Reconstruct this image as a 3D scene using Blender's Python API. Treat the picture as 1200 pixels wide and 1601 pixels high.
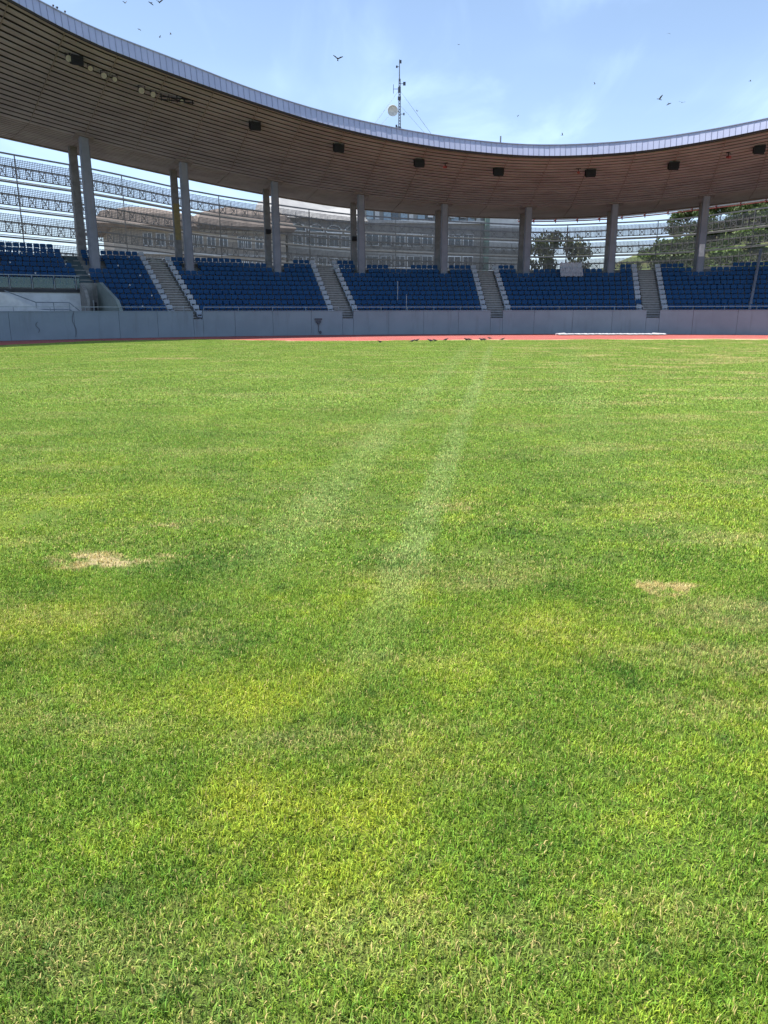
import bpy, math, random
import numpy as np
from math import sin, cos, pi, radians, hypot, atan2

random.seed(7); rng = np.random.default_rng(7)
S = bpy.context.scene
COL = S.collection
for o in list(bpy.data.objects): bpy.data.objects.remove(o)

# ------------------------------------------------------------------ camera, sky, sun
cam_d = bpy.data.cameras.new('camera'); cam = bpy.data.objects.new('camera', cam_d); COL.objects.link(cam)
cam.location = (0, 0, 1.7)
cam.rotation_mode = 'QUATERNION'
from mathutils import Euler, Quaternion, Vector, Matrix
_q = Euler((radians(90) - math.atan(314/1200), 0, 0)).to_quaternion()
cam.rotation_quaternion = _q @ Quaternion((0, 0, 1), radians(-0.11))
cam_d.sensor_fit = 'VERTICAL'; cam_d.sensor_height = 36.0; cam_d.lens = 36.0*1200/1601
cam_d.clip_start = 0.05; cam_d.clip_end = 6000
S.camera = cam

SUN_EL, SUN_AZ = radians(67.5), radians(-87)          # azimuth from +Y towards +X
world = bpy.data.worlds.new('World'); S.world = world; world.use_nodes = True
wn = world.node_tree; wn.nodes.clear()
out = wn.nodes.new('ShaderNodeOutputWorld'); bg = wn.nodes.new('ShaderNodeBackground')
sky = wn.nodes.new('ShaderNodeTexSky'); sky.sky_type = 'NISHITA'; sky.sun_disc = False
sky.sun_elevation = SUN_EL; sky.sun_rotation = SUN_AZ
sky.air_density = 1.0; sky.dust_density = 0.6; sky.ozone_density = 1.5; sky.altitude = 0
bg.inputs[1].default_value = 0.102
tc = wn.nodes.new('ShaderNodeTexCoord')
sep = wn.nodes.new('ShaderNodeSeparateXYZ'); wn.links.new(tc.outputs['Generated'], sep.inputs[0])
def wmath(op, a, b=None, clamp=False):
    n = wn.nodes.new('ShaderNodeMath'); n.operation = op; n.use_clamp = clamp
    for i, v in enumerate((a, b)):
        if v is None: continue
        if isinstance(v, (int, float)): n.inputs[i].default_value = v
        else: wn.links.new(v, n.inputs[i])
    return n.outputs[0]
# thin high cloud, laid out on a flat sheet high above (direction / height)
zz = wmath('ADD', wmath('MAXIMUM', sep.outputs[2], 0.0), 0.12)
cx = wmath('DIVIDE', sep.outputs[0], zz); cy = wmath('DIVIDE', sep.outputs[1], zz)
comb = wn.nodes.new('ShaderNodeCombineXYZ'); wn.links.new(cx, comb.inputs[0]); wn.links.new(wmath('MULTIPLY', cy, 1.0), comb.inputs[1])
def wnoise(scale, detail, loc, rot=0.0, sc=(1, 1, 1), dist=0.0):
    m = wn.nodes.new('ShaderNodeMapping'); m.inputs['Location'].default_value = loc; m.inputs['Rotation'].default_value = (0, 0, rot); m.inputs['Scale'].default_value = sc
    wn.links.new(comb.outputs[0], m.inputs[0])
    n = wn.nodes.new('ShaderNodeTexNoise'); n.inputs['Scale'].default_value = scale; n.inputs['Detail'].default_value = detail; n.inputs['Roughness'].default_value = 0.55
    n.inputs['Distortion'].default_value = dist
    wn.links.new(m.outputs[0], n.inputs['Vector']); return n.outputs[0]
def wramp(v, a, b):
    n = wn.nodes.new('ShaderNodeMapRange'); n.interpolation_type = 'SMOOTHSTEP'; n.inputs[1].default_value = a; n.inputs[2].default_value = b
    wn.links.new(v, n.inputs[0]); return n.outputs[0]
big = wramp(wnoise(0.9, 3, (3.3, 1.2, 0), 0.35, (1, .8, 1)), 0.46, 0.72)
wisp = wramp(wnoise(2.2, 6, (1.2, 5.2, 0), 0.5, (1, .35, 1), 0.8), 0.42, 0.72)
cl = wmath('ADD', wmath('MULTIPLY', big, 0.22), wmath('MULTIPLY', wisp, 0.30), True)
hz = wmath('MULTIPLY', wramp(sep.outputs[2], 0.42, 0.02), 0.12)
cl = wmath('ADD', wmath('ADD', cl, hz, True), 0.10, True)
mixw = wn.nodes.new('ShaderNodeMix'); mixw.data_type = 'RGBA'
wn.links.new(cl, mixw.inputs[0]); wn.links.new(sky.outputs[0], mixw.inputs[6]); mixw.inputs[7].default_value = (5.4, 7.3, 11.0, 1)
wn.links.new(mixw.outputs[2], bg.inputs[0]); wn.links.new(bg.outputs[0], out.inputs[0])

sun_d = bpy.data.lights.new('sun', 'SUN'); sun = bpy.data.objects.new('sun', sun_d); COL.objects.link(sun)
sun_d.energy = 4.8; sun_d.angle = radians(0.53); sun_d.color = (1.0, 0.955, 0.88)
_dir = Vector((sin(SUN_AZ)*cos(SUN_EL), cos(SUN_AZ)*cos(SUN_EL), sin(SUN_EL)))
sun.rotation_euler = _dir.to_track_quat('Z', 'Y').to_euler(); sun.location = (-40, 0, 90)

S.view_settings.view_transform = 'Standard'; S.view_settings.look = 'None'
S.view_settings.exposure = 0.85; S.view_settings.gamma = 1.0; S.view_settings.use_curve_mapping = False
S.render.resolution_x = 768; S.render.resolution_y = 1024
S.render.engine = 'CYCLES'
S.cycles.max_bounces = 8; S.cycles.diffuse_bounces = 4

# ------------------------------------------------------------------ helpers
def interp(t, x):
    if x <= t[0][0]: a, b = t[0], t[1]
    elif x >= t[-1][0]: a, b = t[-2], t[-1]
    else:
        for i in range(len(t)-1):
            if t[i][0] <= x <= t[i+1][0]: a, b = t[i], t[i+1]; break
    return a[1] + (b[1]-a[1])*(x-a[0])/(b[0]-a[0])

CX, CY = 9.5, 11.0                       # centre of the stadium's curved end
def P(R, th, z):                          # polar position: radius, degrees from +Y, height
    a = radians(th); return (CX + R*sin(a), CY + R*cos(a), z)

class MB:
    def __init__(s): s.v = []; s.f = []; s.m = []
    def add(s, vs, fs, mi=0):
        n = len(s.v); s.v += [tuple(v) for v in vs]; s.f += [tuple(n+i for i in f) for f in fs]; s.m += [mi]*len(fs)
    def hexa(s, p, mi=0):                 # 8 corners: bottom 4 ccw, top 4 ccw
        s.add(p, [(3, 2, 1, 0), (4, 5, 6, 7), (0, 1, 5, 4), (1, 2, 6, 5), (2, 3, 7, 6), (3, 0, 4, 7)], mi)
    def box(s, x0, x1, y0, y1, z0, z1, mi=0):
        s.hexa([(x0, y0, z0), (x1, y0, z0), (x1, y1, z0), (x0, y1, z0), (x0, y0, z1), (x1, y0, z1), (x1, y1, z1), (x0, y1, z1)], mi)
    def bar(s, a, b, w, h=None, mi=0, up=(0, 0, 1)):      # square bar from a to b
        h = h or w; a = Vector(a); b = Vector(b); d = (b-a)
        if d.length < 1e-6: return
        d.normalize(); u = Vector(up)
        if abs(d.dot(u)) > 0.98: u = Vector((1, 0, 0))
        sd = d.cross(u).normalized()*w/2; uu = sd.cross(d).normalized()*h/2
        s.hexa([a-sd-uu, b-sd-uu, b+sd-uu, a+sd-uu, a-sd+uu, b-sd+uu, b+sd+uu, a+sd+uu], mi)
    def tube(s, a, b, r0, r1=None, n=8, mi=0, cap=True):
        r1 = r0 if r1 is None else r1; a = Vector(a); b = Vector(b); d = (b-a).normalized()
        u = Vector((0, 0, 1)) if abs(d.z) < .95 else Vector((1, 0, 0))
        e1 = d.cross(u).normalized(); e2 = d.cross(e1)
        vs = []
        for c, r in ((a, r0), (b, r1)):
            for i in range(n):
                t = 2*pi*i/n; vs.append(c + e1*cos(t)*r + e2*sin(t)*r)
        fs = [(i, (i+1) % n, n+(i+1) % n, n+i) for i in range(n)]
        if cap: fs += [tuple(range(n-1, -1, -1)), tuple(range(n, 2*n))]
        s.add(vs, fs, mi)
    def arc(s, R0, R1, z0, z1, t0, t1, step=1.0, mi=0):    # arc slab; z may be functions (R, th)
        n = max(1, int(math.ceil((t1-t0)/step - 1e-6)))
        zf0 = z0 if callable(z0) else (lambda R, t: z0); zf1 = z1 if callable(z1) else (lambda R, t: z1)
        vs = []
        for i in range(n+1):
            t = t0 + (t1-t0)*i/n
            vs += [P(R0, t, zf0(R0, t)), P(R1, t, zf0(R1, t)), P(R1, t, zf1(R1, t)), P(R0, t, zf1(R0, t))]
        fs = []
        for i in range(n):
            a, b = 4*i, 4*i+4
            for k in range(4): fs.append((a+k, b+k, b+(k+1) % 4, a+(k+1) % 4))
        fs += [(0, 1, 2, 3), (4*n+3, 4*n+2, 4*n+1, 4*n)]
        s.add(vs, fs, mi)
    def mesh(s, name, mats):
        me = bpy.data.meshes.new(name); me.from_pydata(s.v, [], s.f)
        for m in (mats if isinstance(mats, (list, tuple)) else [mats]): me.materials.append(m)
        if any(s.m): me.polygons.foreach_set('material_index', s.m)
        me.update(); return me
    def obj(s, name, mats, parent=None, **k): return link(name, s.mesh(name, mats), parent, **k)

def link(name, me, parent=None, loc=None, rz=None, label=None, cat=None, group=None, kind=None, smooth=False):
    o = bpy.data.objects.new(name, me); COL.objects.link(o)
    if parent: o.parent = parent
    if loc is not None: o.location = loc
    if rz is not None: o.rotation_euler = (0, 0, rz)
    if smooth and me: me.polygons.foreach_set('use_smooth', [True]*len(me.polygons))
    return tag(o, label, cat, group, kind)
def tag(o, label=None, cat=None, group=None, kind=None):
    if label: o['label'] = label
    if cat: o['category'] = cat
    if group: o['group'] = group
    if kind: o['kind'] = kind
    return o
def empty(name, loc=(0, 0, 0), rz=0, **k):
    o = bpy.data.objects.new(name, None); COL.objects.link(o); o.location = loc; o.rotation_euler = (0, 0, rz); o.empty_display_size = .2
    return tag(o, **k)
def copy_tree(o, parent=None):
    c = o.copy(); COL.objects.link(c)
    if parent: c.parent = parent
    for ch in list(o.children): copy_tree(ch, c)
    return c
ORD = ['zeroth', 'first', 'second', 'third', 'fourth', 'fifth', 'sixth', 'seventh', 'eighth', 'ninth', 'tenth', 'eleventh', 'twelfth', 'thirteenth', 'fourteenth', 'fifteenth',
       'sixteenth', 'seventeenth', 'eighteenth', 'nineteenth', 'twentieth']
def ordn(i):
    if i <= 20: return ORD[i]
    tens = {2: 'twenty', 3: 'thirty', 4: 'forty', 5: 'fifty', 6: 'sixty'}[i//10]
    return tens + '-' + ORD[i % 10] if i % 10 else tens[:-1] + 'ieth'

# ------------------------------------------------------------------ materials
class NT:
    def __init__(s, m): s.t = m.node_tree; s.n = s.t.nodes; s.l = s.t.links
    def node(s, ty, **k):
        n = s.n.new(ty)
        for a, b in k.items(): setattr(n, a, b)
        return n
    def setin(s, n, i, v):
        if v is None: return
        if hasattr(v, 'is_linked'): s.l.new(v, n.inputs[i])
        else: n.inputs[i].default_value = v
    def math(s, op, a, b=None, clamp=False, c=None):
        n = s.node('ShaderNodeMath', operation=op, use_clamp=clamp)
        s.setin(n, 0, a); s.setin(n, 1, b); s.setin(n, 2, c); return n.outputs[0]
    def noise(s, vec, scale, detail=3, rough=.5, dist=0.0):
        n = s.node('ShaderNodeTexNoise'); s.setin(n, 'Vector', vec)
        n.inputs['Scale'].default_value = scale; n.inputs['Detail'].default_value = detail; n.inputs['Roughness'].default_value = rough; n.inputs['Distortion'].default_value = dist
        return n.outputs
    def mapv(s, vec, loc=(0, 0, 0), rot=(0, 0, 0), sc=(1, 1, 1)):
        n = s.node('ShaderNodeMapping'); s.setin(n, 0, vec); n.inputs[1].default_value = loc; n.inputs[2].default_value = rot; n.inputs[3].default_value = sc; return n.outputs[0]
    def ramp(s, v, a, b, lo=0., hi=1.):
        n = s.node('ShaderNodeMapRange', interpolation_type='SMOOTHSTEP'); s.setin(n, 0, v); n.inputs[1].default_value = a; n.inputs[2].default_value = b
        n.inputs[3].default_value = lo; n.inputs[4].default_value = hi; return n.outputs[0]
    def mix(s, f, a, b, blend='MIX'):
        n = s.node('ShaderNodeMix', data_type='RGBA', blend_type=blend); s.setin(n, 0, f)
        for i, v in ((6, a), (7, b)):
            if isinstance(v, tuple) and len(v) == 3: v = v + (1,)
            s.setin(n, i, v)
        return n.outputs[2]

def mat(name, c, rough=.6, metal=0., c2=None, scale=3., detail=4, bump=0., stain=None, sc=(1, 1, 1), spec=.4, stain_scale=None):
    m = bpy.data.materials.new(name); m.use_nodes = True; t = NT(m); b = t.n['Principled BSDF']
    b.inputs['Roughness'].default_value = rough; b.inputs['Metallic'].default_value = metal; b.inputs['Specular IOR Level'].default_value = spec
    pos = t.node('ShaderNodeNewGeometry').outputs['Position']; v = t.mapv(pos, sc=sc)
    if c2 is None: c2 = tuple(x*.78 for x in c)
    n = t.noise(v, scale, detail, .6)[0]
    col = t.mix(t.ramp(n, .35, .68), c, c2)
    if stain:                              # dirt runs: narrow along, long downwards
        n2 = t.noise(t.mapv(pos, sc=(stain_scale or (2.2, 2.2, .25))), 1.0, 5, .65)[0]
        col = t.mix(t.ramp(n2, .52, .75, 0, .75), col, stain)
    t.l.new(col, b.inputs['Base Color'])
    if bump:
        bn = t.node('ShaderNodeBump'); bn.inputs['Strength'].default_value = bump; bn.inputs['Distance'].default_value = .02
        t.l.new(t.noise(pos, scale*6, 4)[0], bn.inputs['Height']); t.l.new(bn.outputs[0], b.inputs['Normal'])
    return m

M = {}
M['concrete'] = mat('concrete', (.30, .29, .27), .85, c2=(.22, .21, .195), bump=.3, stain=(.12, .115, .10))
M['step'] = mat('step_concrete', (.29, .265, .25), .9, c2=(.21, .19, .18), scale=5, bump=.3)
M['nosing'] = mat('step_nosing', (.42, .40, .38), .85, c2=(.34, .32, .30), scale=4)  # paler tread colour stands in for shadow lines under the nosings
M['wall_paint'] = mat('wall_paint', (.205, .262, .295), .65, c2=(.18, .232, .262), scale=.6, stain=(.15, .185, .205), bump=.1)
M['white_paint'] = mat('white_paint', (.62, .63, .63), .6, c2=(.5, .51, .51), scale=1.5)
M['dark_line'] = mat('dark_gasket', (.05, .05, .055), .8)
M['column'] = mat('column_paint', (.21, .225, .265), .6, c2=(.17, .185, .22), scale=1.2, stain=(.20, .19, .18))
M['column_back'] = mat('column_raw', (.20, .20, .20), .75, c2=(.14, .14, .14), scale=2.5, stain=(.13, .12, .10))
M['yellow'] = mat('yellow_weathered_paint', (.26, .215, .09), .7, c2=(.19, .16, .08), scale=4)
M['slat'] = mat('slat_wood', (.335, .315, .345), .6, c2=(.262, .243, .268), scale=.5, detail=5, sc=(1, 1, 2))
M['batten'] = mat('batten_metal', (.24, .21, .20), .6)
M['deck'] = mat('roof_deck_dark', (.035, .032, .032), .9)
M['fascia'] = mat('fascia_metal', (.40, .43, .59), .55, 0, c2=(.36, .39, .54), scale=.8)
M['fascia_seam'] = mat('fascia_seam', (.32, .345, .475), .6, 0)
M['roof_top'] = mat('roof_sheet', (.5, .52, .55), .5, .2)
M['fringe'] = mat('white_louvre', (.66, .66, .68), .5)
M['red_pipe'] = mat('red_pipe', (.25, .045, .04), .5)
M['screen'] = mat('screen_steel', (.21, .205, .20), .6, .1, c2=(.155, .15, .148))
M['screen_lite'] = mat('screen_white_louvre', (.62, .61, .60), .55)
M['rail'] = mat('galvanised_rail', (.30, .34, .37), .45, .5)
M['blackbox'] = mat('black_housing', (.006, .006, .010), .7)
M['lens'] = mat('lamp_glass', (.34, .28, .26), .15, 0, c2=(.26, .22, .21), spec=.8)
M['bird'] = mat('bird_feathers', (.03, .028, .03), .7, c2=(.05, .048, .05), scale=30)
M['mast'] = mat('mast_steel', (.20, .21, .23), .5, .5)
M['dish'] = mat('dish_paint', (.72, .69, .60), .5)
M['cloth'] = mat('white_sheeting', (.50, .50, .53), .7, c2=(.40, .41, .45), scale=6)
M['paper'] = mat('paper', (.75, .75, .75), .7)
M['hose_metal'] = mat('hose_metal', (.06, .07, .09), .5)
M['glass_dark'] = mat('window_glass', (.035, .045, .055), .08, spec=.8, c2=(.05, .06, .07))
M['glass_pale'] = mat('pale_glazing', (.25, .32, .36), .12, spec=.8, c2=(.18, .24, .28))
M['plaster'] = mat('beige_plaster', (.46, .40, .33), .85, c2=(.38, .33, .27), scale=.5, stain=(.30, .26, .21))
M['plaster_grey'] = mat('grey_plaster', (.34, .33, .30), .85, c2=(.27, .26, .24), scale=.5, stain=(.2, .19, .17))
M['plaster_white'] = mat('white_plaster', (.62, .61, .58), .8, c2=(.52, .51, .48), scale=.6)
M['frame'] = mat('window_frame', (.70, .70, .68), .5)
M['roof_brown'] = mat('brown_roof', (.25, .20, .165), .8, c2=(.18, .145, .12), scale=.8, stain=(.12, .1, .085), stain_scale=(.6, .6, .6))
M['roof_grey'] = mat('grey_roof', (.42, .41, .39), .7, c2=(.34, .33, .32), scale=.5)
M['green_wall'] = mat('green_cladding', (.20, .27, .22), .7)
M['bark'] = mat('bark', (.09, .07, .05), .9)
M['hill'] = mat('hill_grass', (.085, .125, .03), .9, c2=(.12, .115, .055), scale=.2, detail=6)
M['earth'] = mat('earth', (.16, .14, .11), .95, c2=(.11, .10, .08), scale=.3)
M['hose'] = M['hose_metal']

def leaf_mat(name, c, c2, tr=.3):
    m = bpy.data.materials.new(name); m.use_nodes = True; t = NT(m); b = t.n['Principled BSDF']
    pos = t.node('ShaderNodeNewGeometry').outputs['Position']
    col = t.mix(t.ramp(t.noise(pos, .9, 4)[0], .35, .65), c, c2)
    b.inputs['Roughness'].default_value = .6
    t.l.new(col, b.inputs['Base Color'])
    tl = t.node('ShaderNodeBsdfTranslucent'); t.l.new(col, tl.inputs[0])
    mx = t.node('ShaderNodeMixShader'); mx.inputs[0].default_value = tr
    t.l.new(b.outputs[0], mx.inputs[1]); t.l.new(tl.outputs[0], mx.inputs[2]); t.l.new(mx.outputs[0], t.n['Material Output'].inputs[0])
    return m
M['leaf_dark'] = leaf_mat('leaf_dark', (.055, .095, .022), (.10, .125, .04))
M['leaf_mid'] = leaf_mat('leaf_mid', (.085, .15, .03), (.13, .18, .045))
M['leaf_olive'] = leaf_mat('leaf_olive', (.075, .095, .04), (.12, .13, .06))

def plastic(name, c, c2):
    m = bpy.data.materials.new(name); m.use_nodes = True; t = NT(m); b = t.n['Principled BSDF']
    oi = t.node('ShaderNodeObjectInfo'); pos = t.node('ShaderNodeNewGeometry').outputs['Position']
    f = t.math('ADD', t.math('MULTIPLY', t.noise(pos, 2.1, 2)[0], .7), t.math('MULTIPLY', oi.outputs['Random'], .3))
    t.l.new(t.mix(t.ramp(f, .25, .8), c, c2), b.inputs['Base Color'])
    b.inputs['Roughness'].default_value = .5; b.inputs['Specular IOR Level'].default_value = .22
    return m
M['seat_blue'] = plastic('blue_plastic', (.0015, .042, .128), (.003, .056, .158))
M['seat_white'] = plastic('white_plastic', (.40, .43, .47), (.30, .33, .37))

# ---- turf colour, shared by the ground under the grass and by the blades (all in world metres)
def turf_color(t, blade=False):
    pos = t.node('ShaderNodeNewGeometry').outputs['Position']
    flat = t.mapv(pos, sc=(1, 1, 0))
    wob = t.noise(flat, 2.3, 3, .6)[1]
    vm = t.node('ShaderNodeVectorMath', operation='SUBTRACT'); t.l.new(wob, vm.inputs[0]); vm.inputs[1].default_value = (.5, .5, .5)
    vs = t.node('ShaderNodeVectorMath', operation='SCALE'); t.l.new(vm.outputs[0], vs.inputs[0]); vs.inputs['Scale'].default_value = .75
    va = t.node('ShaderNodeVectorMath', operation='ADD'); t.l.new(flat, va.inputs[0]); t.l.new(vs.outputs[0], va.inputs[1]); wp = va.outputs[0]
    def blob(x, y, rx, ry, amp=1.0, rot=0.0, src=None):
        n = t.node('ShaderNodeMapping', vector_type='TEXTURE'); t.l.new(src or wp, n.inputs[0])
        n.inputs[1].default_value = (x, y, 0); n.inputs[2].default_value = (0, 0, rot); n.inputs[3].default_value = (rx, ry, 1)
        s = t.node('ShaderNodeSeparateXYZ'); t.l.new(n.outputs[0], s.inputs[0])
        r = t.math('SQRT', t.math('ADD', t.math('MULTIPLY', s.outputs[0], s.outputs[0]), t.math('MULTIPLY', s.outputs[1], s.outputs[1])))
        return t.ramp(r, 1.5, .2, 0, amp)
    def total(bs):
        a = bs[0]
        for b in bs[1:]: a = t.math('MAXIMUM', a, b)
        return a
    # base greens, three sizes of patch
    n1 = t.noise(flat, .42, 4, .6)[0]; n2 = t.noise(t.mapv(flat, loc=(31, 7, 0)), 1.7, 5, .65)[0]; n3 = t.noise(t.mapv(flat, loc=(3, 77, 0)), 9., 4, .6)[0]
    deep, mid, lime = TURF['deep'], TURF['mid'], TURF['lime']
    f = t.math('ADD', t.math('ADD', t.math('MULTIPLY', n1, .42), t.math('MULTIPLY', n2, .36)), t.math('MULTIPLY', n3, .22))
    col = t.mix(t.ramp(f, .39, .50), deep, mid)
    col = t.mix(t.ramp(f, .50, .60, 0, .95), col, lime)
    n4 = t.noise(t.mapv(flat, loc=(13, 7, 0)), 26., 3, .6)[0]; n5 = t.noise(t.mapv(flat, loc=(41, 7, 0)), 3.6, 4, .6)[0]
    col = t.mix(t.ramp(n4, .56, .68, 0, .6), col, (.05, .11, .026))            # darker tufts
    col = t.mix(t.ramp(n5, .58, .70, 0, .5), col, (.062, .14, .038))
    # yellow-green areas
    yb = t.math('MULTIPLY', t.ramp(t.math('ADD', t.math('MULTIPLY', n2, .55), t.math('MULTIPLY', n3, .45)), .36, .60, .30, .95), total([blob(-.30, 2.35, .42, .30, .85), blob(-.62, 3.15, .55, .35, .7), blob(.15, 2.6, .35, .25, .5), blob(.9, 3.9, .5, .4, .75), blob(-2.0, 3.95, .5, .45, .75),
                blob(-.1, 4.4, .45, .5, .35), blob(1.9, 3.2, .5, .4, .4), blob(-2.6, 7.2, 1.1, .6, .5), blob(2.6, 6.6, 1.2, .5, .5), blob(-.2, 2.0, .4, .22, .6)]))
    col = t.mix(yb, col, TURF['yellow'])
    # paler with distance: grazing-view sheen of far grass painted into the colour
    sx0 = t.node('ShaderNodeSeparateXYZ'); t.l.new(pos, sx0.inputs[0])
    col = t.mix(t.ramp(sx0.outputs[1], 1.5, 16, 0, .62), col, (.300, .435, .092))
    # dry straw: general speckle, growing towards the right and the far end, and single worn patches
    sx = t.node('ShaderNodeSeparateXYZ'); t.l.new(pos, sx.inputs[0])
    dry_n = t.ramp(t.math('ADD', t.math('MULTIPLY', t.noise(t.mapv(flat, loc=(91, 13, 0), sc=(.55, 1.3, 1)), .8, 5, .7)[0], .72), t.math('MULTIPLY', t.noise(t.mapv(flat, loc=(5, 19, 0)), 14, 4, .7)[0], .28)), .49, .62, 0, .50)
    right = t.ramp(t.math('ADD', sx.outputs[0], t.math('MULTIPLY', sx.outputs[1], -.12)), -2.0, 6.5, .45, 1.15)
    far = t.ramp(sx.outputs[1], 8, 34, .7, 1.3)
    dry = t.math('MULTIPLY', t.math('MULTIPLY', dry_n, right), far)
    worn = total([blob(-1.98, 5.15, .38, .17, 1.05), blob(-1.64, 5.2, .30, .08, .5), blob(-1.8, 5.98, .30, .12, .75), blob(1.86, 4.55, .24, .13, 1.0), blob(.55, 6.6, .28, .28, .55),
                  blob(-1.05, 4.85, .30, .22, .3), blob(-.45, 2.42, .10, .07, .28), blob(.22, 1.95, .08, .06, .28), blob(.38, 1.75, .07, .05, .3), blob(1.0, 6.2, .35, .2, .4),
                  blob(-8.0, 29.2, 2.2, .8, .7), blob(12.5, 27.5, 5.0, 1.8, .55), blob(8.1, 36.8, 4.5, .9, .6), blob(16., 35.5, 7, 1.2, .45), blob(-4, 33, 6, 1.0, .3), blob(.5, 24.5, 3.5, .8, .3)])
    worn = t.ramp(t.math('ADD', worn, t.math('ADD', t.math('MULTIPLY', t.math('SUBTRACT', n3, .5), 1.5), t.math('MULTIPLY', t.math('SUBTRACT', n4, .5), 1.0))), .30, 1.0, 0, .85)
    dry = t.math('MAXIMUM', dry, worn, True)
    col = t.mix(dry, col, TURF['straw'])
    # two pale mower / roller tracks running away from the viewer, the sheen of bent blades painted as paler colour
    def lane(x0, y0, x1, y1, w, amp, ya, yb_, yc, yd):
        dx, dy = x1-x0, y1-y0; L = hypot(dx, dy); nx, ny = -dy/L, dx/L
        d = t.math('ABSOLUTE', t.math('ADD', t.math('ADD', t.math('MULTIPLY', sx.outputs[0], nx), t.math('MULTIPLY', sx.outputs[1], ny)), -(x0*nx+y0*ny)))
        d = t.math('ADD', d, t.math('MULTIPLY', t.math('SUBTRACT', n2, .5), .35))
        a = t.ramp(d, w*1.25, w*.5, 0, amp)
        return t.math('MULTIPLY', t.math('MULTIPLY', a, t.ramp(sx.outputs[1], ya, yb_)), t.ramp(sx.outputs[1], yd, yc))
    ln = t.math('MAXIMUM', lane(-.02, 3.9, 3.85, 29.2, .17, .55, 2.6, 5.2, 34, 44), lane(-.74, 5.9, 2.75, 29.0, .30, .38, 3.4, 7.0, 32, 44))
    ln = t.math('MAXIMUM', ln, lane(2.5, 9, 7.2, 30.0, .5, .2, 6, 12, 30, 44))
    ln = t.math('MULTIPLY', ln, t.ramp(t.math('ADD', t.math('MULTIPLY', n2, .5), t.math('MULTIPLY', n3, .5)), .38, .56, .25, 1.0))
    col = t.mix(ln, col, TURF['pale'])
    return col, dry
TURF = dict(deep=(.080, .185, .022), mid=(.180, .305, .034), lime=(.305, .415, .042), yellow=(.405, .470, .042), straw=(.66, .53, .27), pale=(.375, .490, .175))

def turf_ground():
    m = bpy.data.materials.new('turf_ground'); m.use_nodes = True; t = NT(m); b = t.n['Principled BSDF']
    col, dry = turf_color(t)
    pos = t.node('ShaderNodeNewGeometry').outputs['Position']
    fine = t.noise(pos, 140, 4, .75)[0]
    col = t.mix(t.ramp(fine, .36, .62, .25, .97), col, (.04, .042, .016))
    col = t.mix(t.ramp(dry, .5, .9, 0, .5), col, (.42, .34, .19))
    b.inputs['Roughness'].default_value = .95; b.inputs['Specular IOR Level'].default_value = .1
    t.l.new(col, b.inputs['Base Color'])
    bn = t.node('ShaderNodeBump'); bn.inputs['Strength'].default_value = .8; bn.inputs['Distance'].default_value = .02
    t.l.new(t.noise(pos, 40, 5, .7)[0], bn.inputs['Height']); t.l.new(bn.outputs[0], b.inputs['Normal'])
    return m
def blade_material():
    m = bpy.data.materials.new('grass_blade'); m.use_nodes = True; t = NT(m); b = t.n['Principled BSDF']
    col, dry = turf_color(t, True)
    at = t.node('ShaderNodeAttribute', attribute_name='blade_rnd', attribute_type='GEOMETRY')
    sp = t.node('ShaderNodeSeparateColor'); t.l.new(at.outputs['Color'], sp.inputs[0])
    r, g, bl = sp.outputs[0], sp.outputs[1], sp.outputs[2]
    hs = t.node('ShaderNodeHueSaturation'); t.l.new(col, hs.inputs['Color'])
    t.l.new(t.math('ADD', t.math('MULTIPLY', r, .05), .472), hs.inputs['Hue'])
    t.l.new(t.math('ADD', t.math('MULTIPLY', g, 1.15), .42), hs.inputs['Value'])
    c2 = hs.outputs[0]
    isdry = t.ramp(t.math('ADD', bl, t.math('MULTIPLY', dry, .6)), .91, .98)
    c3 = t.mix(isdry, c2, (.56, .46, .18))
    t.l.new(c3, b.inputs['Base Color']); b.inputs['Roughness'].default_value = .55; b.inputs['Specular IOR Level'].default_value = .12
    tl = t.node('ShaderNodeBsdfTranslucent'); t.l.new(c3, tl.inputs[0])
    mx = t.node('ShaderNodeMixShader'); mx.inputs[0].default_value = .22
    t.l.new(b.outputs[0], mx.inputs[1]); t.l.new(tl.outputs[0], mx.inputs[2]); t.l.new(mx.outputs[0], t.n['Material Output'].inputs[0])
    return m

# ------------------------------------------------------------------ ground, field, track
GE = [(-75, 37.0), (-50, 40.9), (-44, 42.6), (-40, 43.8), (-36.4, 44.5), (-33, 44.6), (-29.5, 43.9), (-26.9, 42.3), (-23.6, 39.0), (-20, 37.4), (-15, 36.8), (0, 36.6), (10, 37.4), (20.6, 38.6), (30, 38.6), (75, 37.0)]
def grass_R(th): return interp(GE, th) + .06*sin(th*3.1) + .05*sin(th*7.7+1)

g = MB(); g.add([(-2500, -2500, -.03), (2500, -2500, -.03), (2500, 2500, -.03), (-2500, 2500, -.03)], [(0, 1, 2, 3)])
g.obj('ground', M['earth'], kind='structure')

def ring_sheet(name, Rin, Rout, z, t0, t1, m, step=.75, kind='structure'):
    b = MB(); n = int((t1-t0)/step)
    for i in range(n+1):
        t = t0+(t1-t0)*i/n
        b.v += [P(Rin(t) if callable(Rin) else Rin, t, z), P(Rout(t) if callable(Rout) else Rout, t, z)]
    b.f = [(2*i, 2*i+2, 2*i+3, 2*i+1) for i in range(n)]; b.m = [0]*n
    return b.obj(name, m, kind=kind)

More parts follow.
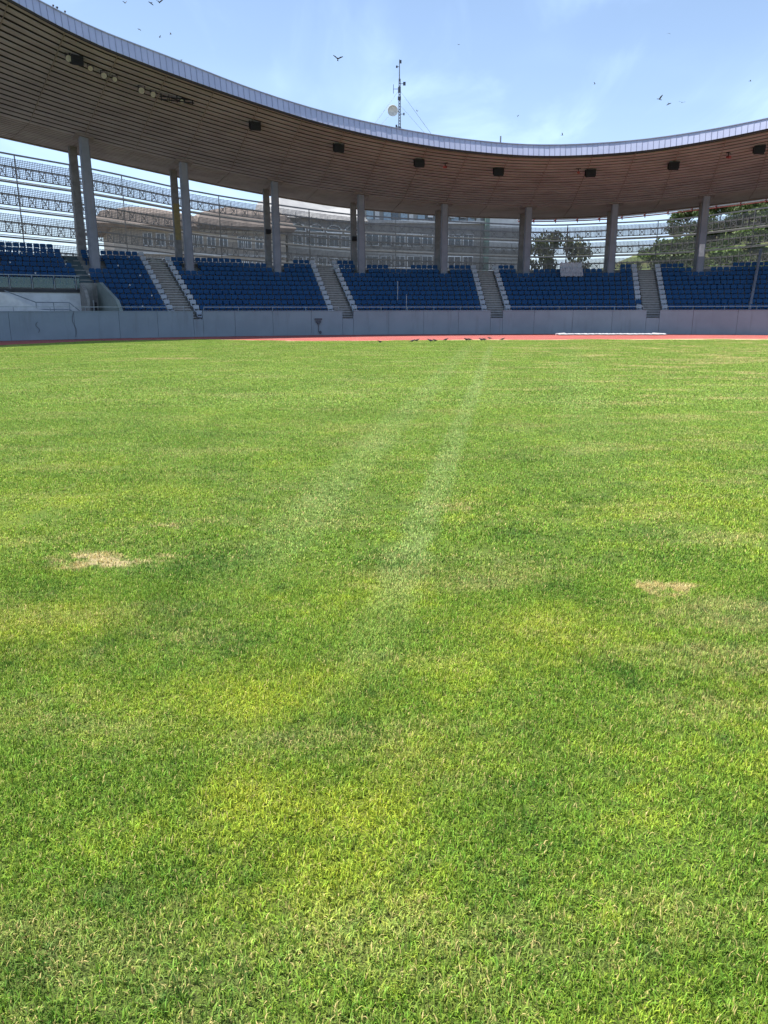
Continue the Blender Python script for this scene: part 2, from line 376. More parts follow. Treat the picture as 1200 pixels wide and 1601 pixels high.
def track_mat():
    m = bpy.data.materials.new('track_rubber'); m.use_nodes = True; t = NT(m); b = t.n['Principled BSDF']
    pos = t.node('ShaderNodeNewGeometry').outputs['Position']
    col = t.mix(t.ramp(t.noise(pos, .35, 5, .6)[0], .3, .7), (.40, .082, .062), (.32, .066, .052))
    col = t.mix(t.ramp(t.noise(pos, 60, 2)[0], .3, .7, 0, .3), col, (.24, .05, .045))
    t.l.new(col, b.inputs['Base Color']); b.inputs['Roughness'].default_value = .85
    return m
trk = ring_sheet('running_track', 30, 49.0, -.012, -80, 75, track_mat())
for k in range(9):                                       # lane lines
    R = 38.4 + 1.22*k
    if R > 48.6: break
    b = MB(); n = 130
    for i in range(n+1):
        t = -24 + (99)*i/n if R < 45 else -45+120*i/n
        b.v += [P(R, t, -.008), P(R+.05, t, -.008)]
    b.f = [(2*i, 2*i+2, 2*i+3, 2*i+1) for i in range(n)]; b.m = [0]*n
    b.obj('lane_line', M['white_paint'], trk)
tm = turf_ground()
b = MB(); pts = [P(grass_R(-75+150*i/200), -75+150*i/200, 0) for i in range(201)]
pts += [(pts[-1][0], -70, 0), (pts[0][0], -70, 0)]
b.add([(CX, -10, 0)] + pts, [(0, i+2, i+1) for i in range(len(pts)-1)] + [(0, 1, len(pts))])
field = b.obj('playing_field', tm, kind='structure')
# low earth lip between turf and track, sandy towards the right
sand = mat('sandy_soil', (.50, .37, .22), .95, c2=(.40, .30, .16), scale=1.5)
ring_sheet('sandy_strip', lambda t: grass_R(t)-.35 - .25*sin(t*1.7)**2, lambda t: grass_R(t)+.25+max(0, min(1, (t-8)/8))*1.1 + (.5 if -10 < t < -2 else 0)*sin((t+10)/8*pi), .004, -32, 60, sand)

# ------------------------------------------------------------------ lawn blades (geometry nodes, world-sized clumps)
def clump(name, n, rad, wid, hmin, hmax, seed, tuft=4, spread=.010):
    r = np.random.default_rng(seed)
    nt = max(1, int(n/tuft)); rr = rad*np.sqrt(r.random(nt)); a = r.random(nt)*2*pi
    ti = r.integers(0, nt, n)                      # blades grow in tufts with small gaps between them
    x = (rr*np.cos(a))[ti] + r.normal(0, spread, n); y = (rr*np.sin(a))[ti] + r.normal(0, spread, n)
    h = hmin+(hmax-hmin)*r.random(n)**1.3; w = wid*(.6+.8*r.random(n))
    d = r.random(n)*2*pi; lean = .1+1.25*r.random(n)      # radians from upright at the tip
    fd = d + pi/2 + (r.random(n)-.5)*.8
    V = np.zeros((n, 5, 3)); cx, cy = np.cos(d), np.sin(d); wx, wy = np.cos(fd)*w/2, np.sin(fd)*w/2
    l1, z1 = np.sin(lean*.55)*h*.55, np.cos(lean*.55)*h*.55
    l2, z2 = l1+np.sin(lean*1.45)*h*.45, z1+np.cos(lean*1.45)*h*.45
    V[:, 0] = np.stack([x-wx, y-wy, -0.003+0*x], 1); V[:, 1] = np.stack([x+wx, y+wy, -0.003+0*x], 1)
    V[:, 2] = np.stack([x+cx*l1+wx*.85, y+cy*l1+wy*.85, z1], 1); V[:, 3] = np.stack([x+cx*l1-wx*.85, y+cy*l1-wy*.85, z1], 1)
    V[:, 4] = np.stack([x+cx*l2, y+cy*l2, np.maximum(z2, .004)], 1)
    me = bpy.data.meshes.new(name)
    base = np.arange(n)*5
    li = np.stack([base, base+1, base+2, base+3, base+3, base+2, base+4], 1).reshape(-1)
    ls = np.stack([np.arange(n)*7, np.arange(n)*7+4], 1).reshape(-1)
    me.vertices.add(n*5); me.vertices.foreach_set('co', V.reshape(-1))
    me.loops.add(n*7); me.loops.foreach_set('vertex_index', li.astype(np.int32))
    me.polygons.add(n*2); me.polygons.foreach_set('loop_start', ls.astype(np.int32))
    me.update(calc_edges=True)
    ca = me.color_attributes.new('blade_rnd', 'FLOAT_COLOR', 'POINT')
    c = np.ones((n, 5, 4)); c[:, :, :3] = r.random((n, 1, 3)); ca.data.foreach_set('color', c.reshape(-1))
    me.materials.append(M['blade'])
    return bpy.data.objects.new(name, me)
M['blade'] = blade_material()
near = [clump('grass_clump', 2500, .30, .0030, .012, .036, 10+i) for i in range(4)]
midc = [clump('grass_clump', 1900, .46, .0056, .014, .034, 30+i, 4, .014) for i in range(3)]
farc = [clump('grass_clump', 1900, .85, .0125, .016, .036, 50+i, 1.5, .03) for i in range(3)]
def field_points(y0, y1, step, jit):
    pts = []
    y = y0
    while y < y1:
        hw = .60*max(y, 0)+2.6
        x = -hw
        while x < hw:
            px = x+(random.random()-.5)*jit; py = y+(random.random()-.5)*jit
            th = math.degrees(atan2(px-CX, py-CY)); R = hypot(px-CX, py-CY)
            if py < CY or R < interp(GE, max(-75, min(75, th)))-.2: pts.append((px, py, 0))
            x += step
        y += step
    return pts
def lawn(parts):
    ng = bpy.data.node_groups.new('lawn', 'GeometryNodeTree')
    ng.interface.new_socket('Geometry', in_out='INPUT', socket_type='NodeSocketGeometry'); ng.interface.new_socket('Geometry', in_out='OUTPUT', socket_type='NodeSocketGeometry')
    N = ng.nodes; L = ng.links; gi = N.new('NodeGroupInput'); go = N.new('NodeGroupOutput'); join = N.new('GeometryNodeJoinGeometry')
    V = []; var = []; k = 0
    kk = N.new('GeometryNodeInputNamedAttribute'); kk.data_type = 'INT'; kk.inputs[0].default_value = 'variant'
    for objs, pts in parts:
        V += pts; var += [k+random.randrange(len(objs)) for _ in pts]
        for ob in objs:
            cmp = N.new('FunctionNodeCompare'); cmp.data_type = 'INT'; cmp.operation = 'EQUAL'
            L.new(kk.outputs[0], cmp.inputs[2]); cmp.inputs[3].default_value = k; k += 1
            oi = N.new('GeometryNodeObjectInfo'); oi.inputs[0].default_value = ob
            ip = N.new('GeometryNodeInstanceOnPoints'); L.new(gi.outputs[0], ip.inputs['Points']); L.new(cmp.outputs[0], ip.inputs['Selection']); L.new(oi.outputs['Geometry'], ip.inputs['Instance'])
            rv = N.new('FunctionNodeRandomValue'); rv.data_type = 'FLOAT_VECTOR'; rv.inputs[0].default_value = (0, 0, 0); rv.inputs[1].default_value = (0, 0, 6.283)
            L.new(rv.outputs[0], ip.inputs['Rotation'])
            sv = N.new('FunctionNodeRandomValue'); sv.data_type = 'FLOAT_VECTOR'; sv.inputs[0].default_value = (.95, .95, .72); sv.inputs[1].default_value = (1.1, 1.1, 1.2); sv.inputs['Seed'].default_value = 5
            L.new(sv.outputs[0], ip.inputs['Scale'])
            L.new(ip.outputs[0], join.inputs[0])
    L.new(join.outputs[0], go.inputs[0])
    me = bpy.data.meshes.new('lawn_grass'); me.from_pydata(V, [], [])
    at = me.attributes.new('variant', 'INT', 'POINT'); at.data.foreach_set('value', var)
    o = link('lawn_grass', me, kind='stuff', label='short mown green turf with yellow and dry patches covering the playing field', cat='grass')
    mod = o.modifiers.new('lawn', 'NODES'); mod.node_group = ng
    return o
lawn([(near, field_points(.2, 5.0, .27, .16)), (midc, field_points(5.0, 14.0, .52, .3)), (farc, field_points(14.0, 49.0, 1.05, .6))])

# ------------------------------------------------------------------ perimeter wall
AISLES = [-41.4, -27.55, -14.25, -.75, 12.55, 26.3, 40.0]   # stairway centre lines; the first one is cut by the vomitory and has no seats beside it
WALL_H = 1.7
pw = empty('perimeter_wall', P(49, -10, 0), label='long low pale grey painted wall in front of the stand', cat='wall')
def unparent_loc(o, root): o.location = tuple(-c for c in root.location)
def wpart(mb, name, m, root, label=None):
    o = mb.obj(name, m, root); o.matrix_parent_inverse = Matrix.Translation(-Vector(root.location)); 
    if label: o['label'] = label
    return o
joints = [-62, -58, -54, -50, -45.6, -41.1, -38.2, -36.5, -33.2, -30.3]
gates = []
segs = []
cur = [-62.0]
bounds = [-62, -57.5, -53, -48.5, -44.6, -41.07, -36.56, -33.26, -30.31, -27.45, -26.68, -24.05, -20.86, -17.55, -14.81, -13.85, -10.72, -7.6, -4.49, -1.63, -.55, 2.23, 5.6, 8.99, 11.85, 12.95, 15.68, 19.2, 22.8, 26, 27.1, 30.5, 34, 38, 42, 46, 50]
gate_left = {-27.45, -14.81, -1.63, 11.85, 26}
for a, c in zip(bounds[:-1], bounds[1:]):
    h = 1.18 if a in gate_left else WALL_H
    mb = MB(); mb.arc(49.0, 49.28, 0, h, a+.011, c-.011, .9)
    if h == WALL_H: mb.arc(48.975, 49.30, h+.001, h+.05, a+.01, c-.01, .9)
    wpart(mb, 'gate_panel' if h < 1.5 else 'wall_panel', M['wall_paint'], pw)
mb = MB(); mb.arc(49.06, 49.2, .01, WALL_H-.06, -62, -27.5, .9); 
for a, c in ((-26.66, -14.83), (-13.83, -1.65), (-.53, 11.83), (12.97, 25.9), (27.1, 50)): mb.arc(49.06, 49.2, .01, WALL_H-.06, a, c, .9)
wpart(mb, 'joint_backing', M['dark_line'], pw)

# ------------------------------------------------------------------ stand: terrace, stairways, vomitory
RISE, RUN, F0, R0 = .375, .8, .95, 50.0
def floor_z(k): return F0 + RISE*k
def nrows(th):
    """rows of seats in the bay at this angle; the top row is broken round the columns"""
    if th < -34.3: n = 14
    elif th < -27.5: n = 13
    elif th < -21.0: n = 12
    elif th < -16.9: n = 11
    elif th < -14.2: n = 12
    elif th < -11.6: n = 12
    elif th < -.75: n = 11
    elif th < 1.6: n = 11
    elif th < 10.6: n = 10
    elif th < 12.6: n = 11
    elif th < 15.5: n = 11
    else: n = 10 if th < 19 else 11
    return n
ZCON = [(-60, 5.83), (-27.5, 5.83), (-27.4, 5.45), (-14.3, 5.45), (-14.2, 5.2), (-.8, 5.08), (60, 5.08)]
COLS = [-32.3 + 7.0*i for i in range(-4, 12)]
FRONTCOLS = COLS
VOM = (-46.5, -32.95)                                   # the entrance recess in the left part of the stand
st = empty('grandstand', P(55, -10, 0), label='curved concrete grandstand with stairways and blue seat rows behind the grey wall', cat='grandstand')
for k in range(13):                                     # every tread is a part; rows 0 to 5 stop at the recess
    lo = VOM[1] if k <= 6 else -62
    hi = -27.9 if k == 12 else (-14.25 if k == 11 else 50)
    r_out = R0+RUN*(k+1)
    mb = MB(); mb.arc(R0+RUN*k, r_out+.02, (lambda R, t, k=k: floor_z(k)-.5), floor_z(k), lo, hi, 1.0)
    wpart(mb, 'terrace_step', M['concrete'], st)
    if k <= 6 and k > 0:
        pass
mb = MB(); mb.arc(R0+RUN*7, R0+RUN*7+.3, .5, floor_z(6)-.02, -62, VOM[0], 1)
wpart(mb, 'terrace_riser', M['concrete'], st)
for a, c, r in ((-62, -27.9, 60.4), (-27.9, -14.25, 59.6), (-14.25, 50, 58.8)):
    mb = MB(); z = lambda R, t: interp(ZCON, t)-.02
    mb.arc(r+.03, 66.5, (lambda R, t: interp(ZCON, t)-.4), z, a, c, 1.0)
    wpart(mb, 'concourse_floor', M['concrete'], st)
mb = MB(); mb.arc(65.9, 66.1, (lambda R, t: interp(ZCON, t)), (lambda R, t: interp(ZCON, t)+.35), -62, 50, 1.0)
wpart(mb, 'concourse_kerb', M['concrete'], st)
# stairways (thing > stairway > step)
for ai, a0 in enumerate(AISLES[1:]):
    hw0 = 1.28/2
    n = 13 if a0 < -20 else (12 if a0 < -10 else 11)
    sw = empty('stairway', P(49, a0, 0)); sw.parent = st; sw.matrix_parent_inverse = Matrix.Translation(-Vector(st.location))
    sw['label'] = 'bare concrete stairway between white aisle seats'
    def sub(mb, name, m):
        o = mb.obj(name, m, sw); o.matrix_parent_inverse = Matrix.Translation(-Vector(P(49, a0, 0))); return o
    for s in range(2*n):
        z = floor_z(0)+RISE/2*(s+1); R = R0 - .0 + RUN/2*s + .1
        dth = math.degrees(hw0/R)
        mb = MB(); mb.arc(R+.07, R+RUN/2+.05, z-.62, z-.05, a0-dth, a0+dth, 2); mb.arc(R-.02, R+RUN/2+.045, z-.06, z, a0-dth, a0+dth, 2, 1); sub(mb, 'step', [M['step'], M['nosing']])
    for s in range(2):                                   # lowest steps, seen through the opening in the wall
        z = floor_z(0)-.02 + (s-1)*RISE/2; R = 49.32+.38*s; dth = math.degrees(.66/R)
        mb = MB(); mb.arc(R, R+.4, .2, z+.19, a0-dth, a0+dth, 2); sub(mb, 'step', M['step'])
# greenish narrow stairway above the vomitory
green = mat('green_grey_steps', (.07, .10, .11), .85, c2=(.05, .075, .085), scale=3)
sw = empty('stairway', P(55, -33.55, 0)); sw.parent = st; sw.matrix_parent_inverse = Matrix.Translation(-Vector(st.location)); sw['label'] = 'narrow dull green stairway above the entrance recess'
for s in range(12):
    z = floor_z(7)+RISE/2*(s+.0)+.1; R = R0+RUN*7+RUN/2*s; dth = math.degrees(.46/R)
    mb = MB(); mb.arc(R, R+RUN/2+.03, z-.5, z, -33.55-dth, -33.55+dth, 2)
    o = mb.obj('step', green, sw); o.matrix_parent_inverse = Matrix.Translation(-Vector(P(55, -33.55, 0)))

# vomitory: floor, back wall, sloped side wall, doorway, balustrade, ramped stair wall
vm_green = mat('vomitory_paint', (.24, .28, .26), .7, c2=(.19, .23, .21), scale=1.0, stain=(.15, .17, .16))
mb = MB(); mb.arc(49.3, 55.4, .2, .80, VOM[0], VOM[1], 1); wpart(mb, 'recess_floor', M['concrete'], st)
mb = MB(); mb.arc(55.1, 55.4, .8, 3.0, VOM[0], -34.15, 1); wpart(mb, 'recess_wall', M['white_paint'], st, 'white painted back wall of the entrance recess')
mb = MB(); mb.arc(55.02, 55.6, 3.0, 3.22, VOM[0], -34.15, 1); wpart(mb, 'slab_edge', M['dark_line'], st, 'dark edge of the terrace slab over the recess')
mb = MB(); mb.arc(55.05, 55.6, .8, 3.68, -34.13, -33.0, 1); wpart(mb, 'portal_block', M['concrete'], st, 'pale concrete block at the head of the recess')
def sidewall(th, w, RR, zz):
    mb = MB(); vs = []
    for R, z in zip(RR, zz):
        d = math.degrees(w/2/R); vs += [P(R, th-d, .3), P(R, th+d, .3), P(R, th+d, z), P(R, th-d, z)]
    n = len(RR); fs = []
    for i in range(n-1):
        for k in range(4): fs.append((4*i+k, 4*i+4+k, 4*i+4+(k+1) % 4, 4*i+(k+1) % 4))
    fs += [(0, 1, 2, 3), (4*n-1, 4*n-2, 4*n-3, 4*n-4)]
    mb.add(vs, fs); return mb
wpart(sidewall(-32.9, .22, (49.4, 50.2, 54.2, 55.6), (1.75, 2.45, 3.70, 3.72)), 'side_wall', vm_green, st, 'dull green sloping side wall of the entrance recess')
wpart(sidewall(-34.15, .2, (53.4, 53.9, 55.1), (2.6, 3.2, 3.66)), 'side_wall', M['concrete'], st)
mb = MB(); mb.arc(54.96, 55.06, .8, 2.35, -33.36, -33.16, 1); wpart(mb, 'doorway', M['dark_line'], st)
mb = MB(); mb.bar(P(54.9, -33.40, .8), P(54.9, -33.40, 2.5), .08); wpart(mb, 'door_post', M['white_paint'], st)
# white stair wall falling to the right inside the recess, with its handrails
b = MB(); vs = []
for t, z in ((-46.5, 3.0), (-41.2, 3.0), (-38.4, 1.85), (-37.2, 1.7)): vs += [P(50.6, t, .8), P(50.8, t, .8), P(50.8, t, z), P(50.6, t, z)]
fs = []
for i in range(3):
    for k in range(4): fs.append((4*i+k, 4*i+4+k, 4*i+4+(k+1) % 4, 4*i+(k+1) % 4))
fs += [(0, 1, 2, 3), (15, 14, 13, 12)]; b.add(vs, fs); wpart(b, 'stair_wall', M['white_paint'], st, 'white stair wall sloping down inside the recess')
b = MB()
for dz in (0, .45):
    pl = [(-40.2, 3.0), (-38.2, 2.3), (-35.9, 2.3), (-35.2, 1.75)]
    for (t1, z1), (t2, z2) in zip(pl[:-1], pl[1:]): b.tube(P(52.0, t1, z1-dz), P(52.0, t2, z2-dz), .035, n=6)
for t, z in ((-38.2, 2.3), (-37, 2.3), (-35.9, 2.3)): b.tube(P(52.0, t, .8), P(52.0, t, z), .03, n=6)
wpart(b, 'handrail', M['rail'], st)

# balustrade over the recess (glass, posts, rail)
def glassmat():
    m = bpy.data.materials.new('green_glass'); m.use_nodes = True; t = NT(m); b = t.n['Principled BSDF']
    b.inputs['Base Color'].default_value = (.16, .26, .25, 1); b.inputs['Roughness'].default_value = .15; b.inputs['Alpha'].default_value = .45
    return m
M['glass'] = glassmat()
bl = empty('balustrade', P(54.95, -38, 3.22), label='glass balustrade with steel posts above the white entrance recess', cat='railing')
th = VOM[0]
while th < -34.3:
    b = MB(); b.tube(P(54.98, th, 3.2), P(54.98, th, 4.12), .03, n=6); wpart(b, 'post', M['rail'], bl)
    b = MB(); b.arc(54.97, 54.99, 3.3, 3.98, th+.08, min(th+1.42, -34.25), 2); wpart(b, 'glass_panel', M['glass'], bl)
    th += 1.5
b = MB(); b.arc(54.955, 55.005, 4.1, 4.15, VOM[0], -34.2, 1); wpart(b, 'top_rail', M['rail'], bl)

# thin guard rails along the wall top, one run per block of seats
blocks = [(-48, -28.0, 'left of the first white-edged stairway'), (-26.4, -15.0, 'between the first and second stairways'), (-13.6, -1.9, 'between the second and third stairways'),
          (-.3, 11.6, 'between the third and fourth stairways'), (13.2, 25.6, 'right of the fourth stairway'), (27.2, 39, 'beyond the fifth stairway')]
for a, c, tx in blocks:
    gr = empty('guard_rail', P(49.6, (a+c)/2, WALL_H), label='thin steel guard rail along the wall top, '+tx, cat='railing', group='guard rails along the wall')
    b = MB(); b.arc(49.58, 49.62, 1.98, 2.02, a, c, 1); wpart(b, 'top_rail', M['rail'], gr)
    n = max(2, int((c-a)/2.3)); 
    for i in range(n+1):
        t = a+(c-a)*i/n; b = MB(); b.tube(P(49.6, t, 1.0), P(49.6, t, 2.0), .022, n=5); wpart(b, 'post', M['rail'], gr)

# ------------------------------------------------------------------ seats
def seat_mesh(name, m):
    b = MB(); w = .205
    def shell(outer, th, dy):
        vs = []
        for (y, z, ww) in outer: vs.extend([(-ww, y, z), (ww, y, z)])
        for (y, z, ww) in outer: vs.extend([(-ww, y+dy, z-th), (ww, y+dy, z-th)])
        n = len(outer); fs = []
        for i in range(n-1):
            a = 2*i; fs += [(a, a+1, a+3, a+2), (2*n+a, 2*n+a+2, 2*n+a+3, 2*n+a+1), (a, a+2, 2*n+a+2, 2*n+a), (a+1, 2*n+a+1, 2*n+a+3, a+3)]
        fs += [(0, 2*n, 2*n+1, 1), (2*n-2, 2*n-1, 4*n-1, 4*n-2)]
        b.add(vs, fs)
    shell([(-.02, .385, w*.9), (.02, .43, w), (.26, .415, w), (.35, .44, w*.9)], .035, 0)      # pan
    shell([(.375, .545, w*.86), (.39, .60, w), (.42, .76, w), (.43, .815, w*.90), (.425, .835, w*.68)], .004, .04)   # back
    for sx in (-1, 1): b.box(sx*.15-.02, sx*.15+.02, .34, .40, .42, .60)
    b.box(-.05, .05, .12, .22, 0, .41)
    return b.mesh(name, [m])
SB = seat_mesh('seat', M['seat_blue']); SW = seat_mesh('seat', M['seat_white'])
def seat_xf(k, th):                                     # pose of a seat of row k at angle th
    R = R0+RUN*k+.26; x, y, z = P(R, th, floor_z(k)); return (x, y, z), -radians(th)
blue = []
PITCH = .475
edges = [(-48.0, -27.55, 0, 1), (-27.55, -14.25, 1, 1), (-14.25, -.75, 1, 1), (-.75, 12.55, 1, 1), (12.55, 26.3, 1, 1), (26.3, 40.0, 1, 1)]
AN = ['left edge', 'first', 'second', 'third', 'fourth', 'fifth', 'sixth']
whites = []
for bi, (a, c, wl, wr) in enumerate(edges):
    for k in range(14):
        R = R0+RUN*k+.3
        d = math.degrees(1/R)
        A = a + (.70 + .475*.5)*d; Cc = c - (.70 + .475*.5)*d      # centres of the aisle-side seats
        if wl: 
            if k < nrows(a+.6): whites.append((k, A, bi, 'right'))
            s0 = A+.475*d
        else: s0 = A
        if wr:
            if k < nrows(c-.6): whites.append((k, Cc, bi+1, 'left'))
            s1 = Cc-.475*d
        else: s1 = Cc
        n = int(round((s1-s0)/(PITCH*d)))
        for i in range(n+1):
            th = s1-(s1-s0)*i/n                          # counted from the right-hand stairway
            if k >= nrows(th): continue
            if k <= 6 and th < VOM[1]+.35: continue
            if abs(th+33.55)*radians(1)*R < .62 and k > 6: continue
            if k >= 9 and any(abs(th-fc)*radians(1)*R < .62 for fc in COLS) and abs(R0+RUN*k+.4-58) < 1.0: continue
            if k == 10 and -8.75 < th < -7.2: continue
            if abs(th+8.0)*radians(1)*R < .2 and k < 10: pass
            x, y, z = seat_xf(k, th)[0]
            blue.append((hypot(x, y), k, th, bi, i+1))
# the nearest 300 blue seats stand singly, the rest are one mass
inview = [s for s in blue if -41.3 < s[2] < 21.5]
inview.sort(key=lambda s: s[0]); single = set((s[1], s[2]) for s in inview[:298])
rest = MB()
sbv = [tuple(v.co) for v in SB.vertices]; sbf = [tuple(p.vertices) for p in SB.polygons]
rows_txt = ['front row'] + [ORD[i+1]+' row' for i in range(1, 14)]
for (dist, k, th, bi, i) in blue:
    loc, rz = seat_xf(k, th)
    jz = rz + random.uniform(-.02, .02)
    if (k, th) in single:
        link('stadium_seat', SB, loc=loc, rz=jz, label='blue seat, %s, %s seat left of the %s stairway\'s white seats' % (rows_txt[k], ordn(i), AN[bi+1]), cat='seat', group='blue plastic seats of the stand')
    else:
        ca, sa = cos(jz), sin(jz)
        rest.add([(loc[0]+v[0]*ca-v[1]*sa, loc[1]+v[0]*sa+v[1]*ca, loc[2]+v[2]) for v in sbv], sbf)
rest.obj('stadium_seats', M['seat_blue'], label='mass of blue plastic seats filling the stand behind the nearest ones', cat='seats', kind='stuff')
for (k, th, ai, side) in whites:
    loc, rz = seat_xf(k, th)
    if not (-42 < th < 27): continue
    blue_one = (k, ai, side) == (2, 4, 'left')
    link('aisle_seat', SB if blue_one else SW, loc=loc, rz=rz, label='%s aisle seat, %s, on the %s side of the %s stairway' % ('single blue' if blue_one else 'white', rows_txt[k], side, AN[ai]), cat='seat', group='white aisle seats')
# small white discs on seat backs, left blocks
b0 = MB(); b0.tube((0, -.012, 0), (0, .012, 0), .055, n=8)
DM = b0.mesh('white_disc', M['white_paint'])
for k in range(1, 13, 2):
    for j in range(9):
        th = -45.5 + j*3.7 + (1.2 if (k//2) % 2 else 0)
        if th > -28.4 or (k <= 6 and th < VOM[1]+.4): continue
        R = R0+RUN*k+.26+.37; o = link('white_disc', DM, st, loc=Vector(P(R, th, floor_z(k)+.74))-Vector(st.location), rz=-radians(th))

# ------------------------------------------------------------------ roof
ZI = [(-38.7, 18.0), (-34.6, 16.9), (-28.6, 15.85), (-22.2, 14.75), (-17, 13.86), (-11.7, 13.14), (-6.2, 12.59), (-.7, 12.23), (2, 12.15), (4.7, 12.15), (9.9, 12.31), (14.9, 12.74), (19.6, 13.29), (24, 13.9)]
ZC = [(-32.3, 13.74), (-25.1, 12.65), (-18.2, 11.68), (-11.2, 10.97), (-4.2, 10.35), (2.6, 10.11), (9.7, 10.26), (16.7, 10.64), (22, 11.15)]
ZO = [(-36.2, 14.35), (-32.2, 13.85), (-30, 13.5), (-24.9, 12.7), (-21.8, 12.2), (-18.5, 11.7), (-11.9, 10.75), (-3, 10.15), (4, 9.9), (9.9, 10.0), (17, 10.65), (21.6, 11.1)]
HF = [(-38, .78), (-28, .9), (-22, .72), (-11.6, .76), (-.7, .68), (10, .70), (20, .62)]
def smooth(tab):
    """smooth curve through the table (moving average of the broken line)"""
    ts = np.arange(-80, 70.01, .5); v = np.array([interp(tab, t) for t in ts]); k = np.ones(9)/9
    v2 = np.convolve(np.pad(v, 4, mode='edge'), k, 'valid'); return lambda t: float(np.interp(t, ts, v2))
zi, zc, zo, hf = smooth(ZI), smooth(ZC), smooth(ZO), smooth(HF)
def soffit(R, t):
    t2 = max(-62, t)
    a, b_, c = zi(t2), zc(t2), zo(t2)
    if R < 58:
        u = (R-47)/11; return a+(b_-a)*u
    return b_+(c-b_)*(R-58)/6.5
T0, T1 = -63.8, 51.7
rf = empty('stadium_roof', P(55, -10, 12), label='sweeping curved roof with brown slatted underside and pale blue fascia on tall columns', cat='roof')
# slats: rings cut at every second column line
cuts = [COLS[0]-3.5 + 14.0*i for i in range(0, 9)]
R = 47.18
while R < 63.9:
    for a, c in zip(cuts[:-1], cuts[1:]):
        b = MB(); j = random.uniform(-.008, .008)
        b.arc(R, R+.30, (lambda RR, t, j=j: soffit(RR, t)+j), (lambda RR, t, j=j: soffit(RR, t)+.05+j), a+.03, c-.03, 1.4)
        wpart(b, 'soffit_slat', M['slat'], rf)
    R += .53
for i in range(int((T1-T0)/3.5)+1):                     # radial battens just under the slats
    t = cuts[0]+3.5*i
    if t > cuts[-1]: break
    b = MB(); Rs = [47.1+(63.9-47.1)*q/12 for q in range(13)]
    for r1, r2 in zip(Rs[:-1], Rs[1:]): b.bar(P(r1, t, soffit(r1, t)-.012), P(r2, t, soffit(r2, t)-.012), .05, .02)
    wpart(b, 'batten', M['batten'], rf)
# dark deck above the slats with an open slot near the columns, sheet roof on top
b = MB(); b.arc(47.45, 59.6, (lambda R, t: soffit(R, t)+.40), (lambda R, t: soffit(R, t)+.46), cuts[0], cuts[-1], 1.4)
wpart(b, 'roof_deck', M['deck'], rf)
b = MB(); b.arc(59.78, 64.0, (lambda R, t: soffit(R, t)+.40), (lambda R, t: soffit(R, t)+.46), cuts[0], cuts[-1], 1.4)
wpart(b, 'roof_deck', M['deck'], rf)
b = MB(); b.arc(47.2, 60.0, (lambda R, t: soffit(R, t)+hf(t)*.85), (lambda R, t: soffit(R, t)+hf(t)*.9), cuts[0], cuts[-1], 1.4)
wpart(b, 'roof_sheet', M['roof_top'], rf)
# trusses over the slot
b = MB()
t = cuts[0]
while t < cuts[-1]:
    z0 = soffit(60, t)+.12
    b.bar(P(59.3, t, z0), P(61, t+.5, z0+.2), .06); b.bar(P(61, t+.5, z0+.2), P(59.3, t+1.0, z0), .06); t += 1.0
wpart(b, 'slot_truss', M['batten'], rf)
# fascia panels, leaning a little outwards, with raised seams
NP = 250; dt = (cuts[-1]-cuts[0])/NP
for i in range(NP):
    a = cuts[0]+dt*i; c = a+dt; jj = random.uniform(-.006, .006)
    b = MB(); g_ = dt*.045
    vs = []
    for t in (a+g_, c-g_):
        vs += [P(46.98+jj, t, soffit(47, t)-.02), P(47.05, t, soffit(47, t)-.02), P(47.25, t, soffit(47, t)+hf(t)), P(47.18+jj, t, soffit(47, t)+hf(t))]
    b.add(vs, [(0, 4, 5, 1), (1, 5, 6, 2), (2, 6, 7, 3), (3, 7, 4, 0), (0, 1, 2, 3), (7, 6, 5, 4)])
    wpart(b, 'fascia_panel', M['fascia'], rf)
b = MB()
for i in range(NP+1):
    t = cuts[0]+dt*i; b.bar(P(46.985, t, soffit(47, t)-.02), P(47.185, t, soffit(47, t)+hf(t)), .018, .05)
o = wpart(b, 'fascia_seam', M['fascia_seam'], rf); o['kind'] = 'stuff'
b = MB(); b.arc(47.03, 47.16, (lambda R, t: soffit(47, t)-.14), (lambda R, t: soffit(47, t)-.03), cuts[0], cuts[-1], 1.4); wpart(b, 'fascia_shadow', M['deck'], rf)  # dark lip standing in for the shadow line below the fascia
b = MB(); b.arc(47.12, 47.32, (lambda R, t: soffit(47, t)+hf(t)+.002), (lambda R, t: soffit(47, t)+hf(t)+.05), cuts[0], cuts[-1], 1.4); wpart(b, 'coping', M['fascia'], rf)
# outer edge: dark beam, white louvre fringe and red pipe to the right
b = MB(); b.arc(63.95, 64.2, (lambda R, t: soffit(64, t)-.10), (lambda R, t: soffit(64, t)+.5), cuts[0], cuts[-1], 1.4); wpart(b, 'edge_beam', M['batten'], rf)
for q in range(5):
    Rq = 64.5+q*.42
    b = MB(); b.arc(Rq, Rq+.26, (lambda R, t: soffit(64, t)+.02), (lambda R, t: soffit(64, t)+.06), 2.7, cuts[-1], 1.4); wpart(b, 'fringe_louvre', M['fringe'], rf)
b = MB(); ts = np.arange(2.7, cuts[-1], 1.4)
for t1, t2 in zip(ts[:-1], ts[1:]): b.tube(P(65.4, t1, soffit(64, t1)-.18), P(65.4, t2, soffit(64, t2)-.18), .055, n=6)
for t in np.arange(4, cuts[-1], 1.75):
    b.bar(P(64.1, t, soffit(64, t)-.03), P(66.7, t, soffit(64, t)-.03), .06, .1); b.bar(P(65.4, t, soffit(64, t)-.34), P(65.4, t, soffit(64, t)), .07)
wpart(b, 'red_pipe', M['red_pipe'], rf)
